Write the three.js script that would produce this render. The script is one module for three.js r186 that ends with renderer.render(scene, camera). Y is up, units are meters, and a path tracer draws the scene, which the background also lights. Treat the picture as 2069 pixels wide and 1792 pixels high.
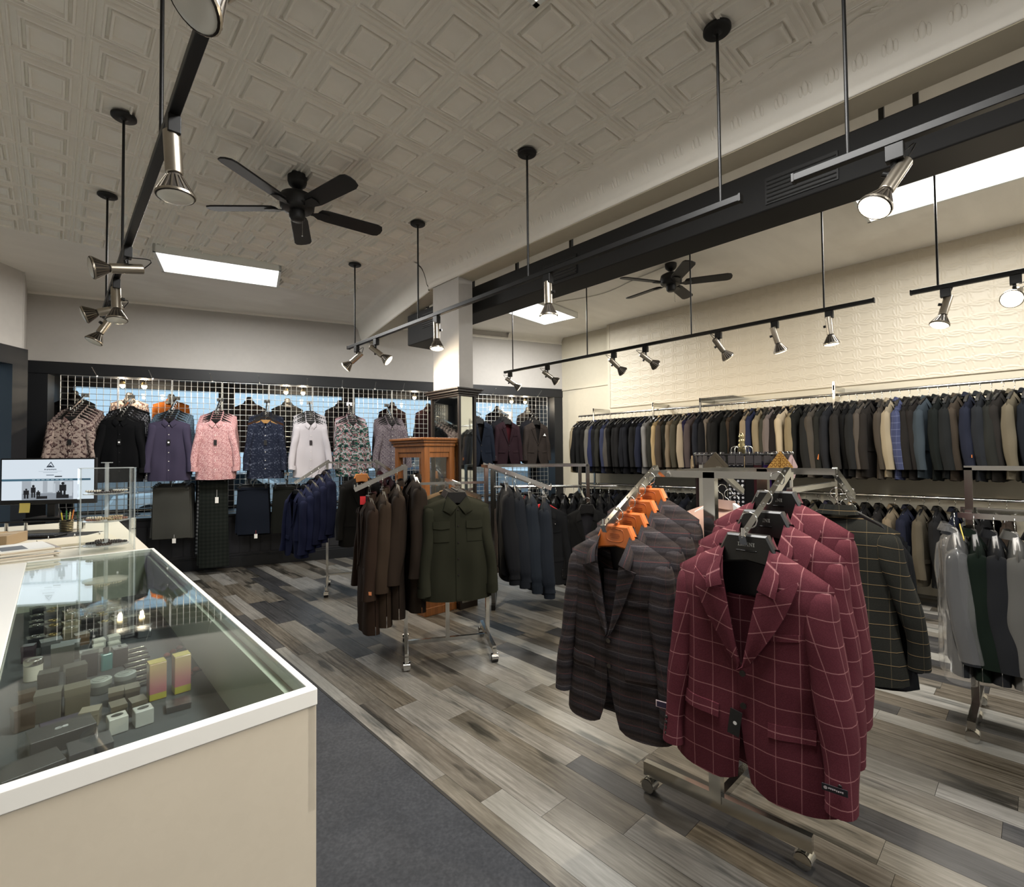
import * as THREE from 'three';
import { mergeGeometries, mergeVertices } from 'three/addons/utils/BufferGeometryUtils.js';
import { RoundedBoxGeometry } from 'three/addons/geometries/RoundedBoxGeometry.js';
import { TextGeometry } from 'three/addons/geometries/TextGeometry.js';
import { FontLoader } from 'three/addons/loaders/FontLoader.js';
import { RectAreaLightUniformsLib } from 'three/addons/lights/RectAreaLightUniformsLib.js';

RectAreaLightUniformsLib.init();
const scene = new THREE.Scene();
const renderer = new THREE.WebGLRenderer({ antialias: true });
renderer.shadowMap.enabled = true;
renderer.toneMapping = THREE.LinearToneMapping;
renderer.toneMappingExposure = 1.55;

// ---------- camera: eye height 1.55 m, looking 43 degrees right of the plank direction
const camera = new THREE.PerspectiveCamera(84.08, 2069 / 1792, 0.05, 200);
camera.position.set(0, 1.55, 0);
{
  const yaw = THREE.MathUtils.degToRad(43.074), pit = THREE.MathUtils.degToRad(1.51);
  camera.lookAt(Math.sin(yaw) * Math.cos(pit), 1.55 + Math.sin(pit), -Math.cos(yaw) * Math.cos(pit));
  camera.rotateZ(THREE.MathUtils.degToRad(-0.559));
}
scene.add(camera);

// ---------- sky: pale overcast late-afternoon sky outside the shop windows
scene.background = new THREE.Color(0.33, 0.49, 0.62);

// ---------- the shop's light levels
const PANEL_LIGHT = 33;                                  // fluorescent ceiling panels
const PANEL_COLOR = new THREE.Color(1.0, 0.985, 0.95);
const SPOT_LIGHT = 6.5;                                   // warm track lamps, candela
const SPOT_COLOR = new THREE.Color(1.0, 0.84, 0.62);

// ---------- helpers
function rng(seed) { let s = seed >>> 0 || 1; return () => { s = (s + 0x6D2B79F5) >>> 0; let t = s; t = Math.imul(t ^ (t >>> 15), t | 1); t ^= t + Math.imul(t ^ (t >>> 7), t | 61); return ((t ^ (t >>> 14)) >>> 0) / 4294967296; }; }
const V3 = (x, y, z) => new THREE.Vector3(x, y, z);
const lerp = (a, b, t) => a + (b - a) * t;
const clamp = (x, a = 0, b = 1) => Math.min(b, Math.max(a, x));
const smooth = (t) => { t = clamp(t); return t * t * (3 - 2 * t); };
const R = THREE.MathUtils.degToRad;
const used = new Map();
function numbered(name) { const k = used.get(name) || 0; used.set(name, k + 1); return k ? name + '_' + String(k).padStart(3, '0') : name; }
const ONES = ['', 'first', 'second', 'third', 'fourth', 'fifth', 'sixth', 'seventh', 'eighth', 'ninth', 'tenth', 'eleventh', 'twelfth', 'thirteenth', 'fourteenth', 'fifteenth', 'sixteenth', 'seventeenth', 'eighteenth', 'nineteenth'];
const TENS = ['', '', 'twenty', 'thirty', 'forty', 'fifty', 'sixty', 'seventy', 'eighty', 'ninety'];
const TENTH = ['', '', 'twentieth', 'thirtieth', 'fortieth', 'fiftieth', 'sixtieth', 'seventieth', 'eightieth', 'ninetieth'];
const ord = (n) => n < 20 ? ONES[n] : n % 10 ? TENS[Math.floor(n / 10)] + '-' + ONES[n % 10] : TENTH[n / 10];

function shadows(o) { o.castShadow = true; o.receiveShadow = true; return o; }
function mesh(name, geo, mat, parent) {
  if (Array.isArray(geo)) geo = merge(geo);
  const m = shadows(new THREE.Mesh(geo, mat)); m.name = name; if (parent) parent.add(m); return m;
}
function merge(list) {
  list = list.map((g) => { g = g.index ? g.toNonIndexed() : g.clone(); for (const k of Object.keys(g.attributes)) if (!['position', 'normal', 'uv'].includes(k)) g.deleteAttribute(k); if (!g.attributes.normal) g.computeVertexNormals(); if (!g.attributes.uv) g.setAttribute('uv', new THREE.BufferAttribute(new Float32Array(g.attributes.position.count * 2), 2)); return g; });
  return list.length > 1 ? mergeGeometries(list, false) : list[0];
}
function thing(name, label, category, pos = [0, 0, 0], turn = 0, group) {
  const o = new THREE.Group(); o.name = numbered(name); o.position.set(...pos); o.rotation.y = turn;
  o.userData = { label, category }; if (group) o.userData.group = group; scene.add(o); return o;
}
function tag(m, label, category, group) { m.name = numbered(m.name); m.userData.label = label; m.userData.category = category; if (group) m.userData.group = group; scene.add(m); return m; }
function struct(name, geo, mat, parent) { const m = geo ? mesh(name, geo, mat) : new THREE.Group(); m.name = name; if (!parent) m.userData.kind = 'structure'; (parent || scene).add(m); return m; }
// box from min/max corners
function bx(x0, x1, y0, y1, z0, z1, bev = 0) {
  const w = x1 - x0, h = y1 - y0, d = z1 - z0;
  const g = bev ? new RoundedBoxGeometry(w, h, d, 1, bev) : new THREE.BoxGeometry(w, h, d);
  uvBox(g, w, h, d); g.translate((x0 + x1) / 2, (y0 + y1) / 2, (z0 + z1) / 2); return g;
}
const cb = (w, h, d, x = 0, y = 0, z = 0, bev = 0) => bx(x - w / 2, x + w / 2, y - h / 2, y + h / 2, z - d / 2, z + d / 2, bev);
// box uv in metres by dominant normal
function uvBox(g) { const p = g.attributes.position, n = g.attributes.normal, uv = g.attributes.uv; for (let i = 0; i < p.count; i++) { const ax = Math.abs(n.getX(i)), ay = Math.abs(n.getY(i)), az = Math.abs(n.getZ(i)); if (ay >= ax && ay >= az) uv.setXY(i, p.getX(i), p.getZ(i)); else if (ax >= az) uv.setXY(i, p.getZ(i), p.getY(i)); else uv.setXY(i, p.getX(i), p.getY(i)); } return g; }
// bar of square/rect section or round section between two points
function bar(a, b, w, h = w) { const A = V3(...a), B = V3(...b), d = B.clone().sub(A), L = d.length(); const g = new THREE.BoxGeometry(w, h, L); const m = new THREE.Matrix4().lookAt(A, B, Math.abs(d.y) > .99 * L ? V3(0, 0, 1) : V3(0, 1, 0)); g.applyMatrix4(m); g.translate(...A.add(B).multiplyScalar(.5).toArray()); return g; }
function rod(a, b, r, r2 = r, seg = 10, open = false) { const A = V3(...a), B = V3(...b), d = B.clone().sub(A), L = d.length(); const g = new THREE.CylinderGeometry(r2, r, L, seg, 1, open); g.applyQuaternion(new THREE.Quaternion().setFromUnitVectors(V3(0, 1, 0), d.normalize())); g.translate(...A.add(B).multiplyScalar(.5).toArray()); return g; }
function tube(pts, r, seg = 16, rad = 6, closed = false) { return new THREE.TubeGeometry(new THREE.CatmullRomCurve3(pts.map((p) => V3(...p)), closed), seg, r, rad, closed); }
function lathe(pts, seg = 20) { return new THREE.LatheGeometry(pts.map(([x, y]) => new THREE.Vector2(x, y)), seg); }
// parametric sheet; fn(s,t) -> [x,y,z,u,v]
function sheet(nu, nv, fn, flip = false) {
  const pos = [], uv = [], idx = [];
  for (let j = 0; j <= nv; j++) for (let i = 0; i <= nu; i++) { const q = fn(i / nu, j / nv); pos.push(q[0], q[1], q[2]); uv.push(q[3] ?? i / nu, q[4] ?? j / nv); }
  for (let j = 0; j < nv; j++) for (let i = 0; i < nu; i++) { const a = j * (nu + 1) + i, b = a + 1, c = a + nu + 1, d = c + 1; if (flip) idx.push(a, c, b, b, c, d); else idx.push(a, b, c, b, d, c); }
  const g = new THREE.BufferGeometry(); g.setAttribute('position', new THREE.Float32BufferAttribute(pos, 3)); g.setAttribute('uv', new THREE.Float32BufferAttribute(uv, 2)); g.setIndex(idx); g.computeVertexNormals(); return g;
}
// closed thin slab: the same sheet twice, offset by thickness along z (front minus back), with rims
function slab(nu, nv, fn, th) {
  const f = (s, t) => fn(s, t), b = (s, t) => { const q = fn(s, t); return [q[0], q[1], q[2] - th, q[3], q[4]]; };
  const rim = (path, n) => sheet(n, 1, (s, t) => { const [a, c] = path(s); return t ? b(a, c) : f(a, c); });
  return merge([sheet(nu, nv, f), sheet(nu, nv, b, true), rim((s) => [s, 0], nu), rim((s) => [1 - s, 1], nu), rim((s) => [0, 1 - s], nv), rim((s) => [1, s], nv)]);
}
function xf(g, { p = [0, 0, 0], r = [0, 0, 0], s = 1 } = {}) { g = g.clone(); if (s !== 1) Array.isArray(s) ? g.scale(...s) : g.scale(s, s, s); g.rotateX(r[0]); g.rotateY(r[1]); g.rotateZ(r[2]); g.translate(...p); return g; }
function shapeOf(pts) { const s = new THREE.Shape(); pts.forEach(([x, y], i) => i ? s.lineTo(x, y) : s.moveTo(x, y)); s.closePath(); return s; }
function prism(pts, depth, bevel = 0) { const g = new THREE.ExtrudeGeometry(shapeOf(pts), { depth, bevelEnabled: bevel > 0, bevelSize: bevel, bevelThickness: bevel, bevelSegments: 1, curveSegments: 6 }); return g; }

// ---------- procedural textures
function noise2(seed) { // tileable value noise, fbm(x,y,period)
  const r = rng(seed), N = 64, T = new Float32Array(N * N).map(() => r());
  const at = (x, y, p) => T[((y % p + p) % p % N) * N + ((x % p + p) % p % N)];
  const v = (x, y, p) => { const xi = Math.floor(x), yi = Math.floor(y), fx = smooth(x - xi), fy = smooth(y - yi); return lerp(lerp(at(xi, yi, p), at(xi + 1, yi, p), fx), lerp(at(xi, yi + 1, p), at(xi + 1, yi + 1, p), fx), fy); };
  return (x, y, px, py = px, oct = 4) => { let a = 0, w = .5, s = 0; for (let o = 0; o < oct; o++) { a += w * v2(x, y, px, py); s += w; w *= .5; x *= 2; y *= 2; px *= 2; py *= 2; } return a / s; };
  function v2(x, y, px, py) { const xi = Math.floor(x), yi = Math.floor(y), fx = smooth(x - xi), fy = smooth(y - yi); const g = (i, j) => T[((((j % py) + py) % py) * 13 + (((i % px) + px) % px) * 7 + ((((j % py) + py) % py) * (((i % px) + px) % px)) * 3) % (N * N)]; return lerp(lerp(g(xi, yi), g(xi + 1, yi), fx), lerp(g(xi, yi + 1), g(xi + 1, yi + 1), fx), fy); }
}
function tex(w, h, fn, period = [1, 1], srgb = true) {
  const d = new Uint8Array(w * h * 4);
  for (let y = 0; y < h; y++) for (let x = 0; x < w; x++) { const c = fn(x / w, y / h, x, y), k = (y * w + x) * 4; d[k] = clamp(c[0], 0, 255); d[k + 1] = clamp(c[1], 0, 255); d[k + 2] = clamp(c[2], 0, 255); d[k + 3] = 255; }
  const t = new THREE.DataTexture(d, w, h, THREE.RGBAFormat); t.wrapS = t.wrapT = THREE.RepeatWrapping; t.magFilter = THREE.LinearFilter; t.minFilter = THREE.LinearMipmapLinearFilter; t.generateMipmaps = true;
  if (srgb) t.colorSpace = THREE.SRGBColorSpace; t.repeat.set(1 / period[0], 1 / period[1]); t.needsUpdate = true; return t;
}
const hex = (h) => [(h >> 16) & 255, (h >> 8) & 255, h & 255];
const mixc = (a, b, t) => [lerp(a[0], b[0], t), lerp(a[1], b[1], t), lerp(a[2], b[2], t)];
const mats = new Map();
function M(color, rough = .6, metal = 0, extra = {}) { const k = color + '|' + rough + '|' + metal + '|' + Object.keys(extra).map((q) => q + (extra[q]?.uuid || extra[q])).join(); if (!mats.has(k)) mats.set(k, new THREE.MeshStandardMaterial({ color, roughness: rough, metalness: metal, ...extra })); return mats.get(k); }
function P(o) { return new THREE.MeshPhysicalMaterial(o); }
const chrome = M(0xc9c9c6, .14, 1), nickel = M(0xb3ab9e, .32, 1), blackMetal = M(0x0c0c0d, .45, .2), blackPlastic = M(0x0b0b0c, .35), darkChrome = M(0x8d8b86, .18, 1);
const whitePaint = M(0xe6e4de, .5), blackPaint = M(0x14151a, .5);
const paneGlass = P({ color: 0xffffff, roughness: .02, transmission: 1, thickness: 0, ior: 1.45 });
const greenGlass = P({ color: 0xf8fcfa, roughness: .02, transmission: 1, thickness: 0, ior: 1.5 });
const acrylic = P({ color: 0xfcfdfd, roughness: .03, transmission: 1, thickness: 0, ior: 1.2 });
const mirrorMat = M(0xdfe4e2, .03, 1);
const serif = await new FontLoader().loadAsync('fonts/droid/droid_serif_bold.typeface.json');
const sans = await new FontLoader().loadAsync('fonts/droid/droid_sans_bold.typeface.json');
function text(str, font, size, depth = .001) { const g = new TextGeometry(str, { font, size, depth, curveSegments: 3, bevelEnabled: false }); g.computeBoundingBox(); const b = g.boundingBox; g.translate(-(b.max.x + b.min.x) / 2, -(b.max.y + b.min.y) / 2, 0); return g; }

// =====================================================================  THE SETTING
const nA = noise2(11), nB = noise2(29), nC = noise2(53);
const plaster = (base, amp, seed, per = 2.4) => { const n = noise2(seed); return tex(512, 512, (u, v) => { const k = (n(u * 6, v * 6, 6, 6, 5) - .5) * amp + (n(u * 60, v * 60, 60, 60, 2) - .5) * amp * .5; return base.map((c) => c + k); }, [per, per]); };
const wallMat = M(0xffffff, .75, 0, { map: plaster([186, 182, 177], 8, 3) });
const creamMat = M(0xffffff, .75, 0, { map: plaster([202, 194, 174], 8, 4) });
// ceiling: painted tin and patched plaster with brush marks and grey water stains
const ceilTex = (() => { const n = noise2(8), m = noise2(19); return tex(1024, 1024, (u, v) => { const st = smooth((n(u * 5, v * 5, 5, 5, 5) - .52) * 5), br = (m(u * 8, v * 40, 8, 40, 4) - .5) * 10; return mixc([242, 238, 230], [224, 218, 208], st * .5).map((c) => c + br); }, [4.2, 4.2]); })();
const ceilMat = M(0xffffff, .7, 0, { map: ceilTex });
const tinMat = M(0xffffff, .55, 0, { map: plaster([241, 237, 228], 6, 5) });
const tinWallMat = M(0xffffff, .5, 0, { map: plaster([202, 193, 175], 7, 6) });
const darkTrim = M(0x14161a, .45), darkPanel = M(0x26262a, .5);

// ---- wall frame of the angled shop front: u along it, n into the room
const BA = R(18.7), BU = V3(Math.cos(BA), 0, Math.sin(BA)), BN = V3(-Math.sin(BA), 0, Math.cos(BA)), BP = V3(2.606, 0, -7.698);
const onWall = (u, y, n) => BP.clone().addScaledVector(BU, u).addScaledVector(BN, n).setY(y).toArray();
const BT = -BA; // rotation.y that turns local x to u and local z to n
function wallGroup(name) { const g = struct(name); g.position.copy(BP); g.rotation.y = BT; return g; }

// ---- floor: dark bed with single vinyl planks, grey carpet runner
{
  const fl = struct('floor');
  mesh('floor_bed', bx(-2.7, 7.3, -.16, -.004, -9.6, 4.3), M(0x1c1a18, .8), fl);
  const tones = [[[196, 192, 180], 20], [[172, 164, 148], 22], [[150, 140, 122], 26], [[128, 118, 102], 24], [[98, 94, 88], 18], [[76, 73, 70], 16], [[184, 178, 166], 26], [[140, 128, 108], 30]];
  const pm = tones.map(([c, a], i) => { const n = noise2(100 + i), m = noise2(200 + i); return M(0xffffff, .42, 0, { map: tex(256, 512, (u, v) => {
    const warp = n(u * 3, v * 3, 3, 3, 3) * .35, g = n((u + warp * .25) * 40, v * 4, 40, 4, 4) - .5, blot = m(u * 4, v * 4, 4, 4, 4) - .5, fine = m(u * 64, v * 32, 64, 32, 2) - .5;
    const knot = smooth((m(u * 5 + 3, v * 3, 5, 3, 5) - .66) * 7) * 38, streak = smooth((n(u * 22, v * 2, 22, 2, 3) - .6) * 6) * 16;
    return c.map((q, k) => (q - (k ? 0 : 3) + (k === 2 ? 5 : 0)) * .60 + g * a * 1.6 + blot * a * 1.5 + fine * a * .8 - knot * (1 - k * .06) - streak); }, [.36, 1.3]), bumpMap: null }); });
  // row edges: the first rows measured, then two widths taking turns
  const rows = [1.333, 1.421, 1.552, 1.722, 1.893, 2.022]; const r = rng(7);
  while (rows.at(-1) < 7.0) rows.push(rows.at(-1) + (r() < .5 ? .131 : .171)); rows[rows.length - 1] = 7.1;
  const left = [1.333]; while (left[0] > -.4) left.unshift(left[0] - (r() < .5 ? .131 : .171));
  const fixed = { 0: [[-3.1, -2.02, 6], [-2.02, -.9, 2]], 1: [[-2.95, -1.75, 3], [-1.75, -.5, 0]], 2: [[-2.75, -1.5, 6], [-1.5, -.3, 1]], 3: [[-2.42, -1.2, 2], [-1.2, 0, 6]], 4: [[-2.75, -1.656, 6], [-1.656, -1.02, 5], [-1.02, .1, 7]], 5: [[-2.28, -1.25, 2], [-1.25, -.3, 5]], 6: [[-2.6, -1.42, 0], [-1.42, -.4, 3]] };
  const zFar = (x) => -7.698 + (x - 2.606) * Math.tan(BA) + .02;
  const all = [];
  const addRow = (x0, x1, zs, ze, forced, seed) => {
    const q = rng(seed); let z = zs; const list = [];
    if (forced) { let a = forced[0][0]; while (a > zs) { const L = .9 + q() * .35; list.push([Math.max(zs, a - L), a, Math.floor(q() * 8)]); a -= L; } list.push(...forced); z = forced.at(-1)[1]; } else z = zs - q() * 1.0;
    while (z < ze) { const L = .85 + q() * .4; list.push([Math.max(z, zs), Math.min(z + L, ze), Math.floor(q() * 8)]); z += L; }
    for (const [a, b, t] of list) if (b - a > .02) all.push([x0, x1, a, b, t, q()]);
  };
  rows.slice(0, -1).forEach((x, i) => addRow(x, rows[i + 1], zFar(x), 1.3, fixed[i], 300 + i));
  left.slice(0, -1).forEach((x, i) => addRow(x, left[i + 1], zFar(x), -5.47, null, 700 + i));
  // distance to the eye decides which planks are single parts
  all.sort((a, b) => Math.hypot((a[0] + a[1]) / 2, (a[2] + a[3]) / 2) - Math.hypot((b[0] + b[1]) / 2, (b[2] + b[3]) / 2));
  const rest = tones.map(() => []);
  all.forEach(([x0, x1, a, b, t, o], i) => { const g = bx(x0 + .0008, x1 - .0008, -.004, .0004 * (o - .5), a + .0008, b - .0008); const uv = g.attributes.uv; for (let k = 0; k < uv.count; k++) uv.setXY(k, uv.getX(k) + o * 3.1, uv.getY(k) + o * 7.7); if (i < 300) { mesh(i ? 'plank_' + String(i).padStart(3, '0') : 'plank', g, pm[t], fl); } else rest[t].push(g); });
  rest.forEach((g, t) => { if (g.length) mesh('far_planks_' + String(t).padStart(3, '0'), g, pm[t], fl).userData.kind = 'stuff'; });
  const cm = M(0xffffff, .95, 0, { map: tex(512, 512, (u, v, x, y) => { const k = (nA(u * 90, v * 90, 90, 90, 2) - .5) * 26 + (nB(u * 7, v * 7, 7, 7, 4) - .5) * 16; return [46 + k * .8, 49 + k * .8, 55 + k * .8]; }, [.9, .9]) });
  const c = thing('carpet_runner', 'dark blue-grey carpet runner beside the glass counter', 'carpet', [0, 0, 0]);
  mesh('carpet_pile', bx(.50, 1.318, .001, .009, -5.46, 3.9), cm, c);
  mesh('edge_strip', [bx(1.318, 1.333, 0, .011, -5.475, 3.9), bx(.50, 1.318, 0, .011, -5.475, -5.46)], M(0x0d0d0e, .6), c);
}
// ---- outer walls
struct('wall_right', bx(7.10, 7.26, -.16, 4.0, -6.4, 4.2), creamMat);
struct('wall_front', bx(-2.6, 7.26, -.16, 4.0, 4.0, 4.16), wallMat);
struct('wall_left', bx(-2.6, -2.4, -.16, 4.0, -5.1, 4.2), wallMat);
struct('trim_1', [bx(7.07, 7.10, 2.785, 2.815, -6.17, -5.03), bx(7.085, 7.10, 0, 2.785, -6.17, -5.03)], creamMat);
{ // furred wall lined with pressed tin tiles
  const fw = struct('wall_tin');
  mesh('wall_face', bx(6.97, 7.10, 0, 3.95, -5.03, 4.0), creamMat, fw);
  const tw = .196, th = .143;
  const tile = sheet(22, 16, (s, t) => { const x = (s - .5) * tw, y = (t - .5) * th; const lens = (a, b, A, B) => { const e = (1 - (2 * a / A) ** 2) * B * .17, d = B / 2 - Math.abs(b) - e; return Math.exp(-(d * d) / (.0042 ** 2)); }; const seam = Math.exp(-((tw / 2 - Math.abs(x)) ** 2) / .003 ** 2) * .4 + Math.exp(-((th / 2 - Math.abs(y)) ** 2) / .003 ** 2) * .4; const h = Math.min(1, Math.max(lens(x, y, tw, th), lens(y, x, th, tw) * .75, seam)); return [-.010 * h, y, x, x, y]; }, false);
  let k = 0; for (let j = 0; j < 10; j++) for (let i = 0; i < 28; i++) { const m = mesh(k ? 'tin_tile_' + String(k).padStart(3, '0') : 'tin_tile', tile, tinWallMat, fw); m.position.set(6.967, 2.375 + th / 2 + j * th, -4.97 + tw / 2 + i * tw); k++; }
  mesh('tin_edge', [bx(6.955, 6.97, 2.36, 2.375, -4.98, .6), bx(6.955, 6.97, 2.36, 3.81, -4.985, -4.97)], tinWallMat, fw);
}
{ // left return of the shop front, a dark pilaster and the angled entrance side
  const w = struct('wall_left_return');
  mesh('wall_face', bx(-.45, -.25, 2.82, 4.0, -8.75, -7.82), wallMat, w);
  mesh('pilaster', bx(-.45, -.235, 0, 2.82, -8.75, -7.82, .02), darkTrim, w);
  const d = struct('wall_entrance'); d.position.set(-.25, 0, -7.84); d.rotation.y = Math.atan2(-.79, -.61); // local x runs along (-.61, .79)
  mesh('wall_face', bx(.0, 3.6, 2.82, 4.0, 0, .2), wallMat, d);
  mesh('header', bx(-.02, 3.6, 2.62, 2.82, -.03, .2), darkTrim, d);
  mesh('jamb', [bx(-.02, .17, 0, 2.62, -.03, .2), bx(1.3, 1.45, 0, 2.62, -.02, .2), bx(2.6, 3.6, 0, 2.62, -.02, .2), bx(.17, 2.6, 0, .55, -.02, .2)], darkTrim, d);
  mesh('glass_pane', bx(.17, 1.3, .55, 2.62, .114, .12), paneGlass, d);
  mesh('glass_pane', bx(1.45, 2.6, .55, 2.62, .114, .12), paneGlass, d);
}
{ // back wall: plaster above, dark header band, open display window, dark panelled knee wall
  const w = wallGroup('wall_back');
  mesh('upper_wall', bx(-3.05, 4.78, 2.82, 4.0, -.18, 0), wallMat, w);
  mesh('header_band', bx(-3.03, 4.74, 2.66, 2.82, -.18, .03, .006), darkTrim, w);
  mesh('knee_wall', bx(-3.05, 4.78, 0, .74, -.18, 0), darkPanel, w);
  const pg = bx(-.062, .062, .2, .64, 0, .008, .003); for (let i = 0; i < 55; i++) { const m = mesh(i ? 'wainscot_board_' + String(i).padStart(3, '0') : 'wainscot_board', pg, darkPanel, w); m.position.x = -2.9 + i * .136; }
  mesh('jamb', [bx(4.56, 4.74, .74, 2.66, -.18, .02), bx(-3.05, -2.80, .74, 2.66, -.18, .02)], darkTrim, w);
  const b = wallGroup('baseboard_back'); mesh('board', [bx(-3.03, 4.74, 0, .15, 0, .02, .004), bx(-3.03, 4.74, .15, .17, 0, .012)], darkTrim, b);
  const s = wallGroup('trim_sill'); mesh('sill_board', bx(-2.8, 4.56, .735, .77, -.95, .05, .006), darkTrim, s);
  const bay = wallGroup('window_bay');
  mesh('bay_ceiling', bx(-3.05, 4.78, 2.74, 2.82, -1.06, -.18), M(0x2a2526, .7), bay);
  mesh('bay_side', [bx(-3.1, -2.95, .5, 2.8, -1.06, -.1), bx(4.62, 4.78, .5, 2.8, -1.06, -.1)], darkTrim, bay);
  mesh('bay_base', bx(-3.05, 4.78, 0, .735, -1.06, -.18), darkPanel, bay);
  const c1 = wallGroup('trim_crown_back'); const prof = [[0, 0], [.0, -.045], [.012, -.045], [.02, -.03], [.05, -.012], [.055, 0]];
  const cg = prism(prof.map(([a, y]) => [a, y]), 6.6); cg.rotateY(Math.PI / 2); cg.scale(1, 1, -1); // profile x -> -z
  const crown = (u0, u1, y, k) => sheet(1, 12, (s, t) => { const a = t * Math.PI / 2; return [lerp(u0, u1, s), y - k * .1 * (1 - Math.sin(a)) , k * .1 * (1 - Math.cos(a)) + .004, lerp(u0, u1, s), t * .1]; }, false);
  mesh('cove', [crown(-3.03, 3.62, 3.705, .28), bx(-3.03, 3.62, 3.668, 3.682, 0, .014)], tinMat, c1);
  mesh('cove_right', [crown(3.62, 4.74, 3.80, 1.1), bx(3.6, 4.74, 3.675, 3.70, 0, .018)], tinMat, c1);
}
{ // display windows in the bay: frame and panes
  const bounds = [-2.95, -.92, .95, 2.75, 4.62]; // mullion centres along u
  for (let i = 0; i < 4; i++) { const w = wallGroup('window_' + (i + 1)); const a = bounds[i], b = bounds[i + 1]; mesh('window_frame', [bx(a, a + .11, .735, 2.74, -1.02, -.92), bx(b - .11, b, .735, 2.74, -1.02, -.92), bx(a, b, 2.63, 2.74, -1.02, -.92), bx(a, b, .735, .82, -1.02, -.92)], darkTrim, w); mesh('glass_pane', bx(a + .11, b - .11, .82, 2.63, -.972, -.966), paneGlass, w); }
}
// ---- ceilings
{
  const c = struct('ceiling');
  const poly = [[-2.6, -4.2], [3.2, -4.2], [3.2, 4.5], [3.8, 7.6], [3.8, 7.72], [-.3, 9.2], [-2.6, 9.2]];
  const g = prism(poly, .2); g.rotateX(-Math.PI / 2); g.translate(0, 3.70, 0); { const p = g.attributes.position, uv = g.attributes.uv; for (let i = 0; i < p.count; i++) uv.setXY(i, p.getX(i), p.getZ(i)); }
  mesh('ceiling_plaster', g, ceilMat, c);
  // pressed tin squares, nested mouldings
  const TX = .3035, TZ = .3545, rings = [[0, 0], [.006, 0], [.011, .012], [.017, .012], [.022, 0], [.046, .001], [.050, .022], [.060, .022], [.063, .006], [.074, .006], [.078, .032], [.088, .032], [.092, .012]];
  const pos = [], idx = [], uv = []; rings.forEach(([d, h]) => { const a = TX / 2 - d, b = TZ / 2 - d; [[-a, -b], [a, -b], [a, b], [-a, b]].forEach(([x, z]) => { pos.push(x, -h, z); uv.push(x, z); }); }); for (let k = 0; k < rings.length - 1; k++) for (let e = 0; e < 4; e++) { const a = k * 4 + e, b = k * 4 + (e + 1) % 4, cc = a + 4, dd = b + 4; idx.push(a, b, dd, a, dd, cc); } const l = (rings.length - 1) * 4; idx.push(l, l + 1, l + 2, l, l + 2, l + 3);
  let tg = new THREE.BufferGeometry(); tg.setAttribute('position', new THREE.Float32BufferAttribute(pos, 3)); tg.setAttribute('uv', new THREE.Float32BufferAttribute(uv, 2)); tg.setIndex(idx); tg = tg.toNonIndexed(); tg.computeVertexNormals();
  let k = 0; for (let i = 0; i < 12; i++) for (let j = 0; j < 17; j++) { const x = 2.84 - TX / 2 - i * TX, z = -1.80 + TZ / 2 + (3 - j) * TZ; const m = mesh(k ? 'tin_tile_' + String(k).padStart(3, '0') : 'tin_tile', tg, tinMat, c); m.position.set(x, 3.698, z); k++; }
  const cr = struct('ceiling_right'); mesh('ceiling_plaster', bx(3.1, 7.3, 3.80, 4.0, -7.9, 4.2), ceilMat, cr);
  // dropped beam with moulded crown on its left face
  const b = struct('trim_beam'); mesh('beam', bx(3.06, 3.26, 3.42, 3.98, -4.62, 4.1), creamMat, b);
  const L = Math.hypot(.6, 3.0), ang = Math.atan2(.6, 3.0); const bb = mesh('beam', bx(0, .2, 3.40, 3.98, -L - .2, .0), creamMat, b); bb.position.set(3.06, 0, -4.6); bb.rotation.y = -ang;
  const prof = [[3.06, 3.425], [3.045, 3.425], [3.045, 3.46], [3.03, 3.475], [3.022, 3.50], [3.012, 3.54], [2.995, 3.59], [2.97, 3.635], [2.95, 3.655], [2.93, 3.662], [2.925, 3.685], [2.90, 3.69], [2.87, 3.70]];
  const pg = sheet(1, prof.length - 1, (s, t) => { const q = prof[Math.round(t * (prof.length - 1))]; return [q[0], q[1], lerp(-4.6, 4.0, s), lerp(-4.6, 4, s), t * .4]; }, true); mesh('crown_moulding', pg, tinMat, b);
  const pg2 = sheet(1, prof.length - 1, (s, t) => { const q = prof[Math.round(t * (prof.length - 1))]; return [q[0] - 3.06, q[1] - .02 * (t < .5 ? 1 - t * 2 : 0), lerp(-L, 0, s), lerp(-4.6, 4, s), t * .4]; }, true); const m2 = mesh('crown_moulding', pg2, tinMat, b); m2.position.set(3.06, 0, -4.6); m2.rotation.y = -ang;
  // pressed leaf ornaments in the cove and ribbon bows on the ceiling edge
  const leaf = merge([xf(new THREE.SphereGeometry(1, 8, 6), { s: [.010, .045, .016] }), xf(new THREE.SphereGeometry(1, 8, 5), { s: [.010, .035, .011], p: [0, -.008, .024], r: [0, 0, 0] }), xf(new THREE.SphereGeometry(1, 8, 5), { s: [.010, .035, .011], p: [0, -.008, -.024] })]);
  for (let i = 0; i < 42; i++) { const m = mesh(i ? 'leaf_ornament_' + String(i).padStart(3, '0') : 'leaf_ornament', leaf, tinMat, b); m.position.set(3.008, 3.555, -4.2 + i * .125); m.rotation.z = .45; }
  const bow = merge([tube([[0, 0, -.16], [-.02, 0, -.08], [.012, 0, -.03], [-.012, 0, .03], [.02, 0, .08], [0, 0, .16]], .006, 20, 5), tube([[-.03, 0, -.05], [0, .004, 0], [.03, 0, .05]], .006, 8, 5), tube([[.03, 0, -.05], [0, .004, 0], [-.03, 0, .05]], .006, 8, 5)]);
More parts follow.
